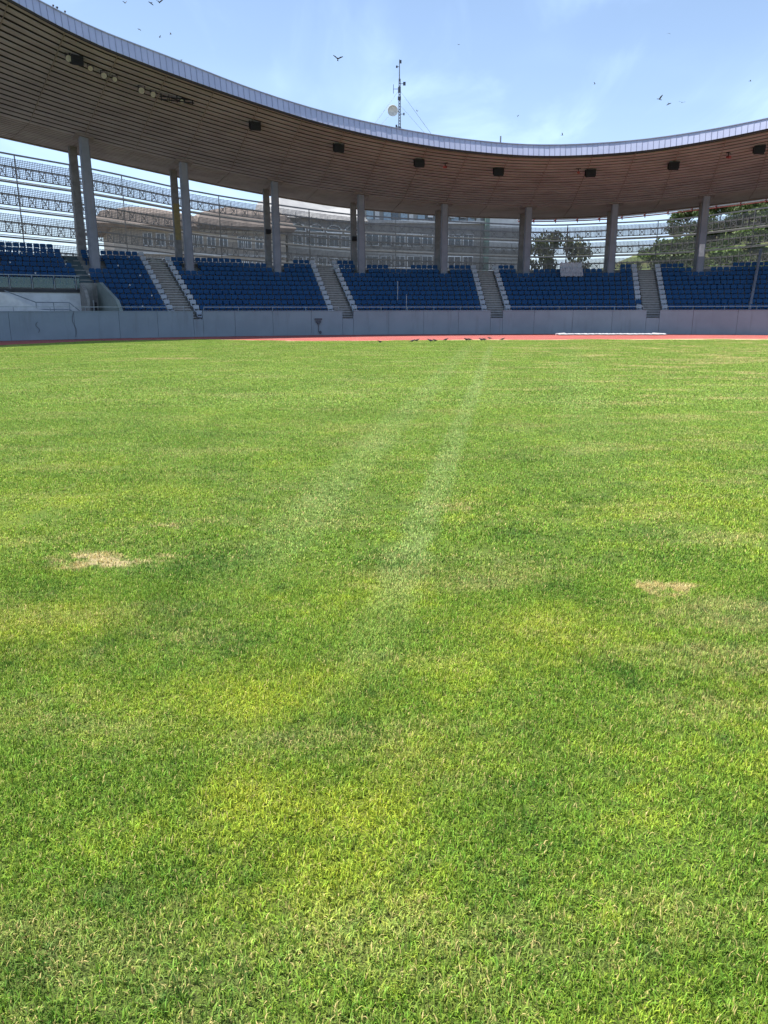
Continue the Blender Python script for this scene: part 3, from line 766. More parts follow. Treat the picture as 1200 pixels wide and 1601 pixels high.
# columns
def column(R, t, w, zb, zt, m, name='column', label=None):
    b = MB(); a = radians(t); ux, uy = sin(a), cos(a); tx, ty = cos(a), -sin(a); cx_, cy_ = CX+R*ux, CY+R*uy
    ch = w*.12; sec = [(-w/2+ch, -w/2), (w/2-ch, -w/2), (w/2, -w/2+ch), (w/2, w/2-ch), (w/2-ch, w/2), (-w/2+ch, w/2), (-w/2, w/2-ch), (-w/2, -w/2+ch)]
    vs = []
    for z, s in ((zb, 1.0), (zt, .9)):
        for (p, q) in sec: vs.append((cx_+tx*p*s+ux*q*s, cy_+ty*p*s+uy*q*s, z))
    b.add(vs, [(i, (i+1) % 8, 8+(i+1) % 8, 8+i) for i in range(8)] + [tuple(range(7, -1, -1)), tuple(range(8, 16))])
    o = wpart(b, name, m, rf)
    if label: o['label'] = label
    return o
for t in COLS:
    if t > 48: break
    w = interp([(-35, .72), (-25, .64), (-18, .60), (50, .58)], t) if t > -35 else .7
    base = floor_z(9)-.1
    o = column(58, t, w, base, soffit(58, t)+.35, M['column'])
    cap = MB(); cap.arc(57.5, 58.5, (lambda R, tt: soffit(R, tt)-.10), (lambda R, tt: soffit(R, tt)-.015), t-.62, t+.62, 1.24)
    oc = cap.obj('column_head', M['batten'], o)
    zb = interp(ZCON, t)-.2
    if t < 6:
        column(62, t, w*.9, zb, soffit(62, t)+.35, M['column_back'])
    else: column(62, t, w*.7, zb, soffit(62, t)+.35, M['column_back'])
    if abs(t+25.3) < .2:
        b = MB(); a = radians(t); 
        b.arc(61.68, 61.71, 7.4, 10.2, t-.22, t+.22, 1); wpart(b, 'yellow_panel', M['yellow'], rf, 'weathered yellow panel on the rear column')
    if abs(t-16.7) < .2:
        b = MB(); b.arc(57.70, 57.72, 6.0, 6.95, t-.2, t+.2, 1); wpart(b, 'paper_notice', M['paper'], rf, 'white paper taped to the column')
    if -19 < t < -10:                                    # light box or bracket at mid height on the rear column
        b = MB(); b.arc(61.4, 61.66, 9.0-.12*(t+33)*.5, 9.35-.12*(t+33)*.5, t-.2, t+.2, 1); wpart(b, 'junction_box', M['blackbox'], rf)

# things hung under the slats
def soff_loc(R, t, dz=0): return P(R, t, soffit(R, t)+dz)
def speaker_box():
    root = empty('loudspeaker')
    b = MB(); b.hexa([(-.3, -.22, -.50), (.3, -.22, -.50), (.3, .25, -.34), (-.3, .25, -.34), (-.3, -.30, -.02), (.3, -.30, -.02), (.3, .25, -.02), (-.3, .25, -.02)]); b.obj('housing', M['blackbox'], root)
    b = MB()
    for i in range(5): b.box(-.26, .26, -.325+.016*i, -.305+.016*i, -.12-.08*i, -.09-.08*i)
    b.obj('grille', M['blackbox'], root)
    b = MB(); b.box(-.36, -.31, -.05, .05, -.36, .1); b.box(.31, .36, -.05, .05, -.36, .1); b.obj('bracket', M['blackbox'], root)
    return root
sp0 = speaker_box()
spk = [(49.47, -21.6), (49.51, -14.81), (49.6, -8.01), (49.69, -1.24), (49.91, 6.49), (50.04, 13.14), (49.68, 19.47), (48.93, -34.68), (49.6, 26.3), (49.6, 33)]
tx = ['black box loudspeaker under the roof, second from the left', 'black box loudspeaker under the roof, third from the left', 'black box loudspeaker under the roof, left of the small red camera', 'black box loudspeaker under the roof below the short whip aerial',
      'black box loudspeaker under the roof right of a small dark camera', 'black box loudspeaker under the roof, second from the right', 'black box loudspeaker under the roof at the right edge', 'black box loudspeaker at upper left among the round lamps', 'black box loudspeaker beyond the right edge', 'black box loudspeaker far beyond the right edge']
for i, (R, t) in enumerate(spk):
    o = sp0 if i == 0 else copy_tree(sp0)
    o.location = soff_loc(R, t); o.rotation_euler = (0, 0, -radians(t)); o.scale = (1.12,)*3; tag(o, tx[i], 'loudspeaker', 'black loudspeakers under the roof')
def round_lamp():
    root = empty('spotlight')
    b = MB(); b.tube((0, .10, -.26), (0, -.10, -.34), .16, .24, n=14); b.obj('housing', M['blackbox'], root)
    b = MB(); b.tube((0, -.10, -.34), (0, -.125, -.347), .215, .20, n=14); b.obj('lens', M['lens'], root)
    b = MB(); b.bar((-.22, 0, -.3), (-.22, 0, .03), .04); b.bar((.22, 0, -.3), (.22, 0, .03), .04); b.bar((-.24, 0, .02), (.24, 0, .02), .05); b.obj('bracket', M['blackbox'], root)
    return root
rl0 = round_lamp()
lam = [(48.97, -35.16), (49.14, -33.69), (49.28, -32.75), (49.33, -31.99), (49.41, -30.1), (49.46, -29.26), (49.54, -28.04), (49.3, -27.21)]
lt = ['round spotlight just left of the upper left loudspeaker', 'round spotlight just right of the upper left loudspeaker', 'round pinkish spotlight, middle of three right of the loudspeaker', 'round spotlight, last of the three right of the loudspeaker',
      'large round pale spotlight, first of the second cluster', 'round spotlight, second of the second cluster', 'small round spotlight under the dark frame', 'round spotlight at the right end of the second cluster']
for i, (R, t) in enumerate(lam):
    o = rl0 if i == 0 else copy_tree(rl0)
    o.location = soff_loc(R, t); o.rotation_euler = (0, 0, -radians(t)-.35); sc = [.9, .72, .85, .7, .92, .8, .62, .62][i]; o.scale = (sc,)*3
    tag(o, lt[i], 'spotlight', 'round spotlights under the left roof')
fr = empty('lamp_frame', soff_loc(49.2, -27.6), radians(27.6), label='dark metal lamp frame over the last round spotlights', cat='lamp frame')
b = MB()
for x in (-1.0, -.5, 0, .5, 1.0): b.bar((x, 0, -.4), (x, 0, .02), .05)
b.obj('upright', M['blackbox'], fr); b = MB(); b.bar((-1.1, 0, -.15), (1.1, 0, -.15), .06); b.bar((-1.1, 0, -.32), (1.1, 0, -.32), .06); b.obj('crossbar', M['blackbox'], fr)
def cctv():
    root = empty('camera_pod')
    b = MB(); b.tube((0, .12, -.2), (0, -.16, -.25), .07, .08, n=10); b.obj('body', M['red_pipe'], root)
    b = MB(); b.tube((0, 0, -.2), (0, 0, .05), .025, n=6); b.bar((-.15, 0, 0), (.15, 0, 0), .05); b.obj('bracket', M['blackbox'], root)
    return root
cc = cctv()
for i, ((R, t), lb) in enumerate([((49.52, -5.8), 'small red-brown camera under the roof left of centre'), ((49.53, 5.43), 'small dark camera just left of a loudspeaker'), ((49.82, 17.26), 'small dark camera under the roof near the right edge')]):
    o = cc if i == 0 else copy_tree(cc); o.location = soff_loc(R, t); o.rotation_euler = (0, 0, -radians(t)+.6*(i-1)); o.scale = (1.25,)*3; tag(o, lb, 'camera', 'small cameras under the roof')

# ------------------------------------------------------------------ outer lattice screen
ZT = smooth([(-36, 13.95), (-29.8, 13.35), (-24.6, 12.4), (-21.6, 11.9), (-11, 10.6), (5, 9.65), (15.4, 9.95), (21.3, 10.65)])
sc_ = empty('facade_screen', P(68, -10, 0), label='open steel lattice screen of horizontal bands round the back of the stand', cat='screen')
RS = 68.0
def zlev(t, f): return ZT(max(-60, t)) * (1 - .152*f)
for t in np.arange(-63, 52, 3.5):
    b = MB(); b.bar(P(RS+.3, t, -.03), P(RS+.3, t, ZT(max(-60, t))+.05), .07); wpart(b, 'post', M['screen'], sc_)
def ringbar(f, w, h, m, name, R=RS):
    b = MB(); b.arc(R, R+w, (lambda RR, t: zlev(t, f)-h/2), (lambda RR, t: zlev(t, f)+h/2), -63, 52, 1.75); wpart(b, name, m, sc_)
lat = MB(); fine = MB()
for k in range(6):
    ringbar(k, .08, .13, M['screen'], 'rail')
    ringbar(k+.44, .10, .12, M['screen'], 'rail')
    ringbar(k+.82, .08, .09, M['screen'], 'rail')
    ringbar(k+.91, .22, .05, M['screen_lite'], 'louvre', RS+.35)
    if k > 4: continue
    step = .42; t = -63.0; i = 0
    while t < 52:
        z1, z2 = zlev(t, k+.44), zlev(t, k+.82)
        tn = t+step; z1n, z2n = zlev(tn, k+.44), zlev(tn, k+.82)
        lat.bar(P(RS, t, z2), P(RS, t, z1 + (.35 if i % 6 == 0 else .1)), .06)
        if i % 2 == 0:
            lat.bar(P(RS+.02, t, z2), P(RS+.02, tn, z1n), .05)
            lat.bar(P(RS+.02, t, z1), P(RS+.02, tn, z2n), .05)
        zt_ = zlev(t, k+.14)
        fine.bar(P(RS+.1, t, z1), P(RS+.1, t, zt_), .03)
        for q in (.25, .5, .75): fine.bar(P(RS+.1, t+step*q, z2), P(RS+.1, t+step*q, zt_), .032)
        t = tn; i += 1
    for q in range(10): ringbar(k+.16+.065*q, .03, .034, M['screen'], 'mesh_wire', RS+.12)
o = wpart(lat, 'lattice', M['screen'], sc_); o['kind'] = 'stuff'
o = wpart(fine, 'mesh', M['screen'], sc_); o['kind'] = 'stuff'

# ------------------------------------------------------------------ things on wall, track, stand
# hydrant-like fitting on the wall
hr = empty('hose_fitting', P(48.99, -16.95, 0), radians(16.95), label='dark pipe fitting with hose fixed to the grey wall left of the second stairway', cat='pipe fitting'); hr.scale = (.72, .72, .85)
b = MB(); b.box(-.38, .38, -.10, -.004, 1.28, 1.42); b.box(-.26, .26, -.12, -.004, 1.05, 1.24); b.tube((0, -.08, .92), (0, -.08, 1.06), .13, n=10); b.obj('valve_box', M['hose'], hr)
b = MB(); b.tube((0, -.05, .3), (0, -.05, .95), .03, n=6); b.tube((0, -.05, .3), (.16, -.08, .25), .03, n=6); b.obj('pipe', M['hose'], hr)
b = MB(); b.tube((.16, -.15, .24), (.16, -.02, .24), .14, .12, n=10); b.obj('hose_end', M['hose'], hr)
# hanging cables / drips on the left wall
for i, (t, z0, z1, lb) in enumerate([(-39.2, .45, 1.1, 'thin bent cable hanging on the left of the grey wall'), (-36.6, .15, 1.65, 'long dark cable running down the wall below the recess')]):
    b = MB(); pts = [P(48.97, t+.12*sin(q*1.1), z0+(z1-z0)*q/6) for q in range(7)]
    for p, q in zip(pts[:-1], pts[1:]): b.tube(p, q, .012, n=5)
    b.obj('cable', M['hose'], label=lb, cat='cable')
# white sheet over the top seats
def sheet(w, d0, z_list):
    b = MB(); nx = 22; vs = []; ny = len(z_list)
    for j, (y, z) in enumerate(z_list):
        for i in range(nx+1):
            u = i/nx; vs.append((-w/2+w*u, y+.03*sin(i*1.9+j), z+.03*sin(i*2.7+j*1.3)*(1+j*.2) + (-.05 if i % 5 == 0 else 0)))
    fs = [(j*(nx+1)+i, j*(nx+1)+i+1, (j+1)*(nx+1)+i+1, (j+1)*(nx+1)+i) for j in range(ny-1) for i in range(nx)]
    b.add(vs, fs); return b
t_ = 6.36; Rk = R0+RUN*8
b = sheet(1.85, 0, [(-.10, floor_z(8)+.55), (.30, floor_z(8)+.86), (.45, floor_z(8)+.90), (.70, floor_z(9)+.86), (1.2, floor_z(9)+.90), (1.32, floor_z(9)+1.25), (1.36, floor_z(9)+1.35)])
ob = b.obj('dust_sheet', M['cloth'], loc=(CX+Rk*sin(radians(t_)), CY+Rk*cos(radians(t_)), 0), rz=-radians(t_), label='white sheet draped over the top rows of blue seats', cat='sheet')
md = ob.modifiers.new('thickness', 'SOLIDIFY'); md.thickness = .01
# long white roll lying on the track at the wall foot
lp = empty('white_mat_roll', (16.4, 57.2, 0), -radians(1.5), label='long white flat sheet lying on the red track by the wall', cat='ground sheet')
b = MB(); nx = 60; vs = []
for j in range(5):
    for i in range(nx+1):
        u = i/nx; x = -3.75+7.7*u; wd = .55+.15*sin(i*.5)+.1*sin(i*1.3); vs.append((x, (j/4-.5)*wd*1.6+.12*sin(u*5), .05+.07*abs(sin(j*1.4+i*.8))*(1 if 0 < j < 4 else .2)))
b.add(vs, [(j*(nx+1)+i, j*(nx+1)+i+1, (j+1)*(nx+1)+i+1, (j+1)*(nx+1)+i) for j in range(4) for i in range(nx)])
b.obj('sheet', M['cloth'], lp)
b = MB(); b.tube((-3.9, -.1, .06), (-3.2, .1, .08), .06, .08, n=10); b.tube((3.1, .05, .08), (4.0, .0, .06), .08, .05, n=10); b.obj('rolled_end', M['cloth'], lp)
# slanting grey pipe and hand-rail posts in the seats
for nm, a, c, r, lb in (('inclined_pipe', P(50.4, 20.15, 1.4), P(60.2, 21.25, 6.6), .11, 'grey pipe slanting up through the blue seats at right edge'),):
    b = MB(); b.tube(a, c, r, n=8); b.obj(nm, M['column'], label=lb, cat='pipe')
for (t, R, h, lb) in ((-9.2, 52.5, 1.9, 'thin steel post among blue seats, the left one of two'), (-8.75, 50.9, 1.6, 'thin steel post among blue seats, the right one of two')):
    z = floor_z(int((R-R0)/RUN)); b = MB(); b.tube(P(R, t, z), P(R, t, z+h), .03, n=6); b.obj('rail_post', M['rail'], label=lb, cat='post')
# whip aerial on the roof edge
wa = empty('whip_aerial', P(47.6, -1.55, soffit(47.6, -1.55)+.6), label='short whip aerial standing on the roof edge', cat='aerial')
b = MB(); b.tube((0, 0, 0), (0, 0, .75), .03, n=6); b.tube((0, 0, .25), (0, 0, .75), .055, n=6); b.obj('rod', M['mast'], wa)

# ------------------------------------------------------------------ birds
def bird_standing():
    root = empty('bird')
    b = MB(); ring = [(-.20, .015, .10), (-.10, .05, .12), (0, .07, .135), (.08, .06, .15), (.13, .035, .19), (.17, .032, .215), (.205, .012, .21)]
    vs = []
    for x, r, z in ring:
        for i in range(8): vs.append((x, r*cos(2*pi*i/8)*.85, z+r*sin(2*pi*i/8)))
    fs = [(8*j+i, 8*j+(i+1) % 8, 8*j+8+(i+1) % 8, 8*j+8+i) for j in range(len(ring)-1) for i in range(8)] + [tuple(range(7, -1, -1)), tuple(range(8*len(ring)-8, 8*len(ring)))]
    b.add(vs, fs); b.tube((.20, 0, .21), (.245, 0, .20), .010, .002, n=5)
    b.tube((.0, .02, 0), (0, .02, .1), .006, n=4); b.tube((.0, -.02, 0), (0, -.02, .1), .006, n=4)
    b.add([(-.18, -.03, .10), (-.18, .03, .10), (-.32, .035, .07), (-.32, -.035, .07), (-.18, -.03, .085), (-.18, .03, .085), (-.32, .035, .062), (-.32, -.035, .062)], [(0, 1, 2, 3), (7, 6, 5, 4), (0, 4, 5, 1), (1, 5, 6, 2), (2, 6, 7, 3), (3, 7, 4, 0)])
    return b.mesh('bird', [M['bird']])
def bird_flying(flap):
    b = MB(); ring = [(-.17, .012, 0), (-.08, .04, 0), (.02, .055, 0), (.10, .04, .01), (.15, .028, .02), (.19, .008, .015)]
    vs = []
    for x, r, z in ring:
        for i in range(8): vs.append((x, r*cos(2*pi*i/8), z+r*sin(2*pi*i/8)*.8))
    fs = [(8*j+i, 8*j+(i+1) % 8, 8*j+8+(i+1) % 8, 8*j+8+i) for j in range(len(ring)-1) for i in range(8)] + [tuple(range(7, -1, -1)), tuple(range(8*len(ring)-8, 8*len(ring)))]
    b.add(vs, fs)
    for s in (-1, 1):
        p = [(.09, s*.03, .02), (-.08, s*.03, .015), (-.09, s*.20, .02+flap*.12), (.10, s*.19, .03+flap*.12), (-.08, s*.40, .02+flap*.24), (.0, s*.43, .02+flap*.26)]
        n = len(b.v); top = p; bot = [(x, y, z-.012) for x, y, z in p]
        b.add(top+bot, [(0, 1, 2, 3), (3, 2, 4, 5), (6, 9, 8, 7), (9, 11, 10, 8), (0, 3, 9, 6), (3, 5, 11, 9), (5, 4, 10, 11), (4, 2, 8, 10), (2, 1, 7, 8)])
    b.add([(-.14, -.02, 0), (-.14, .02, 0), (-.30, .07, -.01), (-.30, -.07, -.01), (-.14, -.02, -.012), (-.14, .02, -.012), (-.30, .07, -.02), (-.30, -.07, -.02)], [(0, 1, 2, 3), (7, 6, 5, 4), (0, 4, 5, 1), (1, 5, 6, 2), (2, 6, 7, 3), (3, 7, 4, 0)])
    return b.mesh('bird', [M['bird']])
BS = bird_standing(); BF = [bird_flying(1.0), bird_flying(-.4), bird_flying(.3)]
ground_birds = [(-.21, 42.7, 'dark bird on the turf, alone at the left of the flock'), (1.88, 44.5, 'dark bird on the turf, right one of the first close pair'), (1.60, 43.6, 'dark bird on the turf, left one of the first close pair'),
                (2.59, 43.6, 'dark bird on the turf, left one of the second pair'), (2.90, 44.5, 'dark bird on the turf, right one of the second pair'), (3.59, 45.4, 'dark bird alone between the two larger groups'),
                (4.74, 45.0, 'dark bird at turf edge, left one of the third pair'), (5.03, 46.0, 'dark bird at turf edge, right one of the third pair'), (5.62, 45.2, 'dark bird at turf edge, nearest of the last group'),
                (5.91, 46.1, 'dark bird at turf edge, beside the nearest of the last group'), (6.45, 47.9, 'dark bird on the red track edge behind the flock'), (6.95, 46.0, 'dark bird at turf edge, rightmost of the flock')]
for i, (x, y, lb) in enumerate(ground_birds):
    o = link('bird', BS, loc=(x, y, .02), rz=random.choice([0, pi])+random.uniform(-.5, .5), label=lb, cat='bird', group='birds feeding at the turf edge'); o.scale = (.62+.2*random.random(),)*3
def dirpos(az, el, d): return (d*sin(az)*cos(el), d*cos(az)*cos(el), 1.7+d*sin(el))
# azimuth, elevation (radians) and distance of every bird in the air, wing set, scale
fly = [(529, 92, 38, 0, 1.1, 'large dark bird flying left of the mast'), (1032, 156, 50, 0, 1.2, 'dark bird flying, left one of the three in a line at right'), (1047, 163, 52, 1, .9, 'dark bird flying, middle one of the three in a line'), (1067, 161, 50, 2, 1.0, 'dark bird flying, right one of the three in a line'),
       (250, 3, 42, 0, 1.1, 'dark bird flying, largest of those at the top left'), (237, 4, 50, 1, .9, 'dark bird flying, left neighbour of the largest at top left'), (197, 4, 48, 0, .8, 'dark bird flying at the top edge above the left roof'), (718, 70, 70, 2, .9, 'small bird flying high right of the mast'),
       (880, 212, 62, 0, .9, 'small dark bird just above the lowest part of the roof'), (1047, 53, 75, 1, .9, 'small bird flying high above the three in a line'), (1174, 128, 65, 2, .9, 'small bird flying near the right edge'), (219, 45, 60, 1, .8, 'faint small bird over the left roof edge, left one'),
       (268, 53, 58, 0, .8, 'small bird over the left roof edge, right of the faint one'), (285, 93, 60, 1, .9, 'small bird low over the left roof edge'), (251, 57, 80, 2, .9, 'tiny bird over the left roof edge between two others'), (811, 181, 75, 1, .9, 'tiny bird above the lowest part of the roof, left'),
       (931, 132, 80, 0, .9, 'tiny faint bird in the middle of the right sky'), (653, 174, 85, 0, 1, 'tiny bird just right of the mast')]
_F = 1200.; _P = math.atan(314/_F)
for (px, py, d, wv, s, lb) in fly:
    u, v = px-600, 800.5-py; dx, dy, dz = u, _F*cos(_P)+v*sin(_P), v*cos(_P)-_F*sin(_P)
    az, el = atan2(dx, dy), atan2(dz, hypot(dx, dy))
    o = link('bird', BF[wv], loc=dirpos(az, el, d), label=lb, cat='bird', group='birds in the air'); o.rotation_euler = (random.uniform(-.5, .5), random.uniform(-.3, .3), random.uniform(0, 6)); o.scale = (s*(.46 if px == 529 else .42),)*3
for t, lb in ((-36.45, 'bird perched on the left roof edge, leftmost of three'), (-36.2, 'bird perched on the left roof edge, middle of three'), (-35.7, 'bird perched on the left roof edge, rightmost of three')):
    o = link('bird', BS, loc=P(47.22, t, soffit(47, t)+hf(t)+.05), rz=random.uniform(0, 6), label=lb, cat='bird', group='birds perched on the roof edge'); o.scale = (.9,)*3

# ------------------------------------------------------------------ buildings behind the stand
def facade(root, p0, p1, z0, z1, depth, m, wins, wm=M['glass_dark'], fm=M['frame']):
    """a block whose front runs p0->p1; wins: list of (u, z, w, h) along the front"""
    p0 = Vector((p0[0], p0[1], 0)); p1 = Vector((p1[0], p1[1], 0)); d = (p1-p0); L = d.length; d.normalize(); n = Vector((d.y, -d.x, 0))   # n: towards the viewer
    if n.y > 0: n = -n
    def pt(u, w, z): q = p0+d*u-n*w; return (q.x, q.y, z)
    mb = MB(); mb.hexa([pt(0, 0, z0), pt(L, 0, z0), pt(L, depth, z0), pt(0, depth, z0), pt(0, 0, z1), pt(L, 0, z1), pt(L, depth, z1), pt(0, depth, z1)]); mb.obj('wall', m, root)
    for (u, z, w, h) in wins:
        f = MB(); e = .12
        for (a, b_, c, dd) in ((u-w/2-e, u+w/2+e, z-e, z), (u-w/2-e, u+w/2+e, z+h, z+h+e), (u-w/2-e, u-w/2, z, z+h), (u+w/2, u+w/2+e, z, z+h), (u-.05, u+.05, z, z+h)):
            f.hexa([pt(a, -.10, c), pt(b_, -.10, c), pt(b_, .05, c), pt(a, .05, c), pt(a, -.10, dd), pt(b_, -.10, dd), pt(b_, .05, dd), pt(a, .05, dd)])
        wo = f.obj('window', fm, root)
        g_ = MB(); g_.hexa([pt(u-w/2, -.03, z), pt(u+w/2, -.03, z), pt(u+w/2, .02, z), pt(u-w/2, .02, z), pt(u-w/2, -.03, z+h), pt(u+w/2, -.03, z+h), pt(u+w/2, .02, z+h), pt(u-w/2, .02, z+h)])
        g_.obj('pane', wm, wo)
    return pt, L
# 1: beige building with two broad brown roofs
B1 = empty('building', label='beige building with broad brown hipped roofs behind the left screen', cat='building')
wins = [(4.5+1.75*i+(.9 if i % 4 == 3 else 0), z, 1.0, 1.5) for z in (10.6, 7.3, 4.0) for i in range(10)]
pt, L = facade(B1, (-36.6, 110), (-14.5, 120), 0, 13.1, 14, M['plaster'], wins)
for z in (9.4, 6.1, 12.6):
    b = MB(); b.hexa([pt(-.1, -.25, z), pt(L+.1, -.25, z), pt(L+.1, .1, z), pt(-.1, .1, z), pt(-.1, -.25, z+.3), pt(L+.1, -.25, z+.3), pt(L+.1, .1, z+.3), pt(-.1, .1, z+.3)]); b.obj('string_course', M['plaster_white'], B1)
for (u0, u1, e, h) in ((-2.4, 11.6, 13.1, 2.9), (10.9, 25.5, 13.4, 3.2)):
    b = MB(); ov = 1.6; um = (u0+u1)/2
    base = [pt(u0, -ov, e), pt(u1, -ov, e), pt(u1, 15, e), pt(u0, 15, e)]; low = [pt(u0+.3, -ov+.3, e-.45), pt(u1-.3, -ov+.3, e-.45), pt(u1-.3, 15, e-.45), pt(u0+.3, 15, e-.45)]
    mid = [pt(u0+1.0, -ov+1.0, e+h*.55), pt(u1-1.0, -ov+1.0, e+h*.55), pt(u1-1, 14, e+h*.55), pt(u0+1, 14, e+h*.55)]
    top = [pt(um-1.5, 4.5, e+h), pt(um+1.5, 4.5, e+h), pt(um+1.5, 9, e+h), pt(um-1.5, 9, e+h)]
    b.add(low+base+mid+top, [(3, 2, 1, 0)] + [(4*j+i, 4*j+(i+1) % 4, 4*j+4+(i+1) % 4, 4*j+4+i) for j in range(3) for i in range(4)] + [(12, 13, 14, 15)])
    b.obj('roof', M['roof_brown'], B1)
# 2: pale grey vaulted building
B2 = empty('building', label='pale grey roofed building with arched top windows behind the screen', cat='building')
wins = [(1.6+2.0*i, z, 1.3, 1.5) for z in (11.4, 8.1, 4.8) for i in range(6)]
pt, L = facade(B2, (-14.4, 122), (-3.2, 128), 0, 15.2, 14, M['plaster_grey'], wins)
b = MB(); b.hexa([pt(-1.2, -1.2, 15.2), pt(L+.4, -1.2, 15.2), pt(L+.4, 14, 15.2), pt(-1.2, 14, 15.2), pt(-.2, 2.5, 18.8), pt(L-.5, 2.5, 17.9), pt(L-.5, 12, 17.9), pt(-.2, 12, 18.8)]); b.obj('roof', M['roof_grey'], B2)
for i in range(4):
    u = 1.6+3.0*i; b = MB()
    pts_ = [(u+1.3*cos(pi*q/10), 13.4+1.1*sin(pi*q/10)) for q in range(11)]
    for (a1, z1), (a2, z2) in zip(pts_[:-1], pts_[1:]): b.bar(pt(a1, -.2, z1), pt(a2, -.2, z2), .3, .18)
    b.bar(pt(u-1.3, -.2, 13.4), pt(u+1.3, -.2, 13.4), .3, .18); ao = b.obj('arch', M['frame'], B2)
    b = MB(); vs = [pt(u, -.08, 13.4)] + [pt(a, -.08, z) for a, z in pts_]; b.add(vs, [(0, j+1, j+2) for j in range(10)]); b.obj('arch_pane', M['glass_dark'], ao)
# 3: long block with a glazed top storey
B3 = empty('building', label='long grey office block with pale glazed top storey seen between the columns', cat='building')
wins = [(1.2+2.25*i, z, 1.5 if i % 3 else 1.9, 1.7) for z in (12.0, 8.6, 5.2) for i in range(8)]
pt, L = facade(B3, (-3.0, 131), (16.5, 133), 0, 15.4, 16, M['plaster_grey'], wins)
for i in range(14):
    u = .3+1.38*i; b = MB(); w = [1.1, .7, 1.2, 1.0][i % 4]
    b.hexa([pt(u, .15, 15.9), pt(u+w, .15, 15.9), pt(u+w, .3, 15.9), pt(u, .3, 15.9), pt(u, .15, 18.9), pt(u+w, .15, 18.9), pt(u+w, .3, 18.9), pt(u, .3, 18.9)]); b.obj('glazing', [M['glass_pale'], M['plaster_white'], M['glass_pale'], M['glass_dark']][i % 4], B3)
b = MB(); b.hexa([pt(0, .35, 15.4), pt(L, .35, 15.4), pt(L, 15, 15.4), pt(0, 15, 15.4), pt(0, .35, 19.2), pt(L, .35, 19.2), pt(L, 15, 19.2), pt(0, 15, 19.2)]); b.obj('top_storey', M['plaster_grey'], B3)
b = MB(); b.hexa([pt(-.3, -.4, 15.4), pt(L+.2, -.4, 15.4), pt(L+.2, .34, 15.4), pt(-.3, .34, 15.4), pt(-.3, -.4, 15.85), pt(L+.2, -.4, 15.85), pt(L+.2, .34, 15.85), pt(-.3, .34, 15.85)]); b.obj('balcony_slab', M['plaster_white'], B3)
b = MB(); b.hexa([pt(-.3, -.6, 19.2), pt(L+.2, -.6, 19.2), pt(L+.2, 15, 19.2), pt(-.3, 15, 19.2), pt(-.3, -.6, 19.6), pt(L+.2, -.6, 19.6), pt(L+.2, 15, 19.6), pt(-.3, 15, 19.6)]); b.obj('roof', M['roof_grey'], B3)
for i in range(5):
    u = 10.2+1.8*i; b = MB(); b.hexa([pt(u, -.55, 16.3), pt(u+.8, -.55, 16.3), pt(u+.8, .12, 16.3), pt(u, .12, 16.3), pt(u, -.55, 16.9), pt(u+.8, -.55, 16.9), pt(u+.8, .12, 16.9), pt(u, .12, 16.9)]); b.obj('air_conditioner', M['frame'], B3)
# 4: plain white walled end block, green strip beside it
B4 = empty('building', label='plain off-white walled block right of the grey office block', cat='building')
wins = [(1.1+1.6*i, 6.2, .8, .9) for i in range(3)]
pt, L = facade(B4, (17.2, 132.0), (23.2, 132.6), 0, 17.6, 13, M['plaster_white'], wins)
b = MB(); b.hexa([pt(-.7, -.05, 3), pt(0, -.05, 3), pt(0, 2, 3), pt(-.7, 2, 3), pt(-.7, -.05, 18.3), pt(0, -.05, 18.3), pt(0, 2, 18.3), pt(-.7, 2, 18.3)]); b.obj('green_strip', M['green_wall'], B4)
for z in (13.0, 9.6):
    b = MB(); b.hexa([pt(0, -.1, z), pt(L, -.1, z), pt(L, 0, z), pt(0, 0, z), pt(0, -.1, z+1.7), pt(L, -.1, z+1.7), pt(L, 0, z+1.7), pt(0, 0, z+1.7)]); b.obj('grey_band', M['plaster_grey'], B4)
b = MB(); b.hexa([pt(-.2, -.3, 17.6), pt(L+.2, -.3, 17.6), pt(L+.2, 13, 17.6), pt(-.2, 13, 17.6), pt(-.2, -.3, 17.9), pt(L+.2, -.3, 17.9), pt(L+.2, 13, 17.9), pt(-.2, 13, 17.9)]); b.obj('roof', M['roof_grey'], B4)

# telecom mast behind the roof
mt = empty('telecom_mast', (2.45, 128.5, 19.6), label='tall thin telecom mast with a round dish rising behind the roof', cat='mast')
b = MB(); H = 18.6
for i in range(3):
    a = 2*pi*i/3; b.tube((.24*cos(a), .24*sin(a), 0), (.13*cos(a), .13*sin(a), H*.86), .075, .06, n=5)
for q in range(40):
    z = H*.86*q/40; z2 = H*.86*(q+1)/40; r = .24-.11*q/40
    for i in range(3):
        a = 2*pi*i/3; c = 2*pi*(i+1)/3; b.bar((r*cos(a), r*sin(a), z), (r*cos(c), r*sin(c), z2), .045)
b.tube((0, 0, H*.84), (0, 0, H), .10, .06, n=6); b.obj('lattice_pole', M['mast'], mt)
b = MB(); r = [(.35, .06), (.62, .16), (.80, .30)]; vs = []
for rr_, yy in r:
    for i in range(20): vs.append((rr_*cos(2*pi*i/20), -yy, rr_*sin(2*pi*i/20)))
vs.append((0, 0, 0)); fs = [(20*j+i, 20*j+(i+1) % 20, 20*j+20+(i+1) % 20, 20*j+20+i) for j in range(2) for i in range(20)] + [((i+1) % 20, i, 60) for i in range(20)]
b.add(vs, fs); b.tube((0, .35, 0), (0, -.02, 0), .2, .3, n=10)
do = b.obj('dish', M['dish'], mt, loc=(-1.0, -.3, 11.5)); b2 = do.modifiers.new('t', 'SOLIDIFY'); b2.thickness = .05
b = MB(); b.tube((0, -.2, 11.5), (-.8, -.1, 11.5), .06, n=5); b.obj('dish_arm', M['mast'], mt)
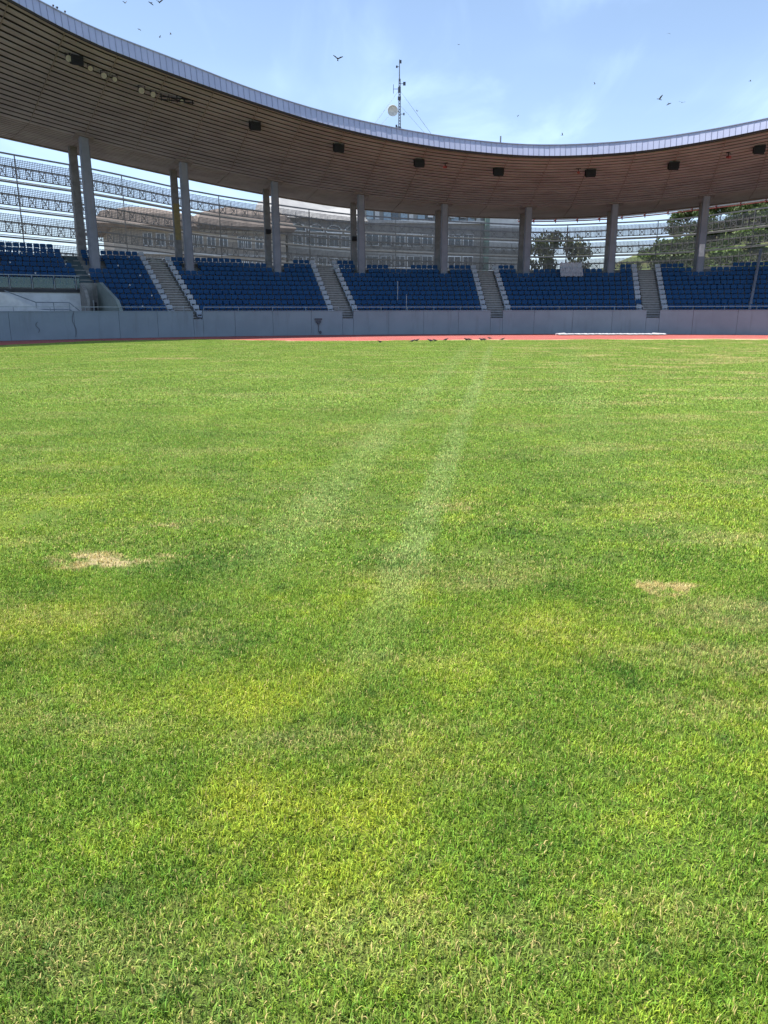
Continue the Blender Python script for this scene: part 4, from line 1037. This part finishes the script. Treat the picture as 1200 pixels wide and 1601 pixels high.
for (z, x, h, w) in ((14.1, 0, .75, .42), (13.1, 0, .45, .48), (15.1, .75, .45, .38), (17.5, -.4, .25, .25), (11.0, .7, .3, .2), (18.1, .18, .4, .25), (9.2, -.45, .45, .25), (8.8, 0, .5, .6), (14.0, -.9, 1.2, .07)):
    b = MB(); b.box(x-w/2, x+w/2, -.15, .15, z, z+h); b.bar((0, 0, z+h/2), (x, 0, z+h/2), .06); b.obj('antenna', M['hose_metal'], mt)
for a in (10, 170, 200, 340):
    for z in (12.5, 14.5):
        b = MB(); b.tube((0, 0, z), (9.5*cos(radians(a)), 3*sin(radians(a)), 3), .011, n=4, cap=False); b.obj('guy_wire', M['mast'], mt)

# ------------------------------------------------------------------ hill and trees
HZ = [(30, 0), (36, 3.0), (44, 9.5), (50, 11.5), (58, 15.0), (68, 19.5), (80, 22.0), (110, 25.5), (160, 29), (240, 30)]
def hill_z(x, y):
    xe = x*168/max(y, 1) if y > 168 else x + (168-y)*.12
    base = interp(HZ, xe)
    f = max(0, min(1, (y-112)/56)); f = f*f*(3-2*f)*.75+f*.25
    return base*f + .5*sin(x*.21+y*.17)*f - .04
b = MB(); nx, ny = 100, 60
for j in range(ny+1):
    for i in range(nx+1):
        x = 30+200*i/nx; y = 105+180*j/ny; b.v.append((x, y, hill_z(x, y)))
b.f = [(j*(nx+1)+i, j*(nx+1)+i+1, (j+1)*(nx+1)+i+1, (j+1)*(nx+1)+i) for j in range(ny) for i in range(nx)]; b.m = [0]*len(b.f)
b.obj('hill', M['hill'], kind='structure', smooth=True)

def tree_meshes(h, cr, ch, m, seed, dens=1.0):
    r = random.Random(seed); tr = MB(); cw = MB()
    tr.tube((0, 0, 0), (.1*h*.1, 0, h*.5), .035*h*.6, .02*h*.6, n=7)
    cl_ = []
    nb = 9
    for i in range(nb):
        a = 2*pi*i/nb+r.uniform(-.3, .3); rr_ = cr*r.uniform(.35, .85); z = h-ch+ch*r.uniform(.2, .85)
        tip = (rr_*cos(a), rr_*sin(a), z); tr.tube((0, 0, h*r.uniform(.25, .48)), tip, .012*h, .004*h, n=5, cap=False)
        cl_.append((tip, cr*r.uniform(.32, .5)))
    cl_.append(((0, 0, h-ch*.25), cr*.5)); cl_.append(((r.uniform(-.2, .2)*cr, r.uniform(-.2, .2)*cr, h-ch*.5), cr*.55))
    for (c, s) in cl_:
        n = int(170*dens)
        for _ in range(n):
            while True:
                p = Vector((r.uniform(-1, 1), r.uniform(-1, 1), r.uniform(-1, 1)))
                if .25 < p.length < 1: break
            q = Vector(c)+Vector((p.x*s, p.y*s, p.z*s*.72)); e = Vector((r.gauss(0, 1), r.gauss(0, 1), r.gauss(0, 1))).normalized(); f = e.orthogonal().normalized(); L_ = cr*r.uniform(.05, .09)
            g2 = e.cross(f); cw.add([q-f*L_-g2*L_*.5, q+f*L_-g2*L_*.6, q+f*L_*.7+g2*L_*.6, q-f*L_*.8+g2*L_*.5], [(0, 1, 2, 3)])
    return tr.mesh('trunk', M['bark']), cw.mesh('crown', m)
TM = [tree_meshes(10, 3.6, 6.0, M['leaf_olive'], 1, .62), tree_meshes(9, 4.0, 6.5, M['leaf_dark'], 2), tree_meshes(7, 4.2, 5.5, M['leaf_mid'], 3), tree_meshes(3.2, 2.6, 3.0, M['leaf_dark'], 4, .8), tree_meshes(3.0, 2.8, 2.9, M['leaf_mid'], 5, .8)]
def tree(kind, x, y, z, s, lb, cat='tree', group='trees behind the stand', name='tree', wx=1.0):
    o = empty(name, (x, y, z), random.uniform(0, 6), label=lb, cat=cat, group=group); o.scale = (s*wx, s*wx, s*random.uniform(.94, 1.06))
    link('trunk', TM[kind][0], o); link('crown', TM[kind][1], o)
tree(0, 26.2, 130, 0, 1.40, 'tall loose olive green tree left of the pair behind the screen', wx=.55)
tree(0, 31.2, 131, 0, 1.34, 'tall loose olive green tree right of the pair behind the screen', wx=.5)
tree(3, 24.2, 118, 0, 1.9, 'low dark bush under the olive green tree pair', 'bush', 'bushes behind the stand', 'bush')
for i, (x, y, s) in enumerate([(28.5, 120, 1.95), (33, 119, 2.0), (37.5, 121, 2.1), (42, 121, 2.3)]):
    tree(3+(i % 2), x, y, 0, s, '%s dark bush from the left behind the row of concourse seats' % ORD[i+2], 'bush', 'bushes behind the stand', 'bush')
hrng = random.Random(5)
desc = ['upper slope', 'middle slope', 'lower slope']
cnt = 0
for row, (ybase, n, x0, x1) in enumerate([(165, 24, 60, 128), (148, 28, 50, 112), (132, 26, 43, 92)]):
    for i in range(n):
        x = x0+(x1-x0)*i/(n-1)+hrng.uniform(-2, 2); y = ybase+hrng.uniform(-4, 4); k = hrng.choice([1, 1, 2, 2, 3])
        tree(k, x, y, hill_z(x, y)-.3, hrng.uniform(.55, .85) if k < 3 else hrng.uniform(1.0, 1.6), 'green hillside tree on the %s, %s from the left' % (desc[row], ordn(i+1)), 'tree', 'trees on the hillside', 'tree')
# stone retaining walls on the hillside
for i, (y, x0, x1, lb) in enumerate(((139, 47, 115, 'long low grey retaining wall across the lower hillside'), (156, 58, 130, 'long low grey retaining wall across the upper hillside'))):
    b = MB(); n = 30
    for j in range(n):
        xa, xb = x0+(x1-x0)*j/n, x0+(x1-x0)*(j+1)/n; za, zb = hill_z(xa, y), hill_z(xb, y)
        b.hexa([(xa, y, za-1), (xb, y, zb-1), (xb, y+.6, zb-1), (xa, y+.6, za-1), (xa, y, za+.9), (xb, y, zb+.9), (xb, y+.6, zb+.9), (xa, y+.6, za+.9)])
    b.obj('retaining_wall', M['concrete'], label=lb, cat='wall')
# low green hedge behind the left and centre of the screen
for i in range(9):
    x = -30+6.2*i; tree(4 if i % 2 else 3, x, 100+2*(i % 3), 0, 1.35, '%s round green bush from the left between stand and buildings' % ordn(i+1), 'bush', 'bushes between the stand and the buildings', 'bush')
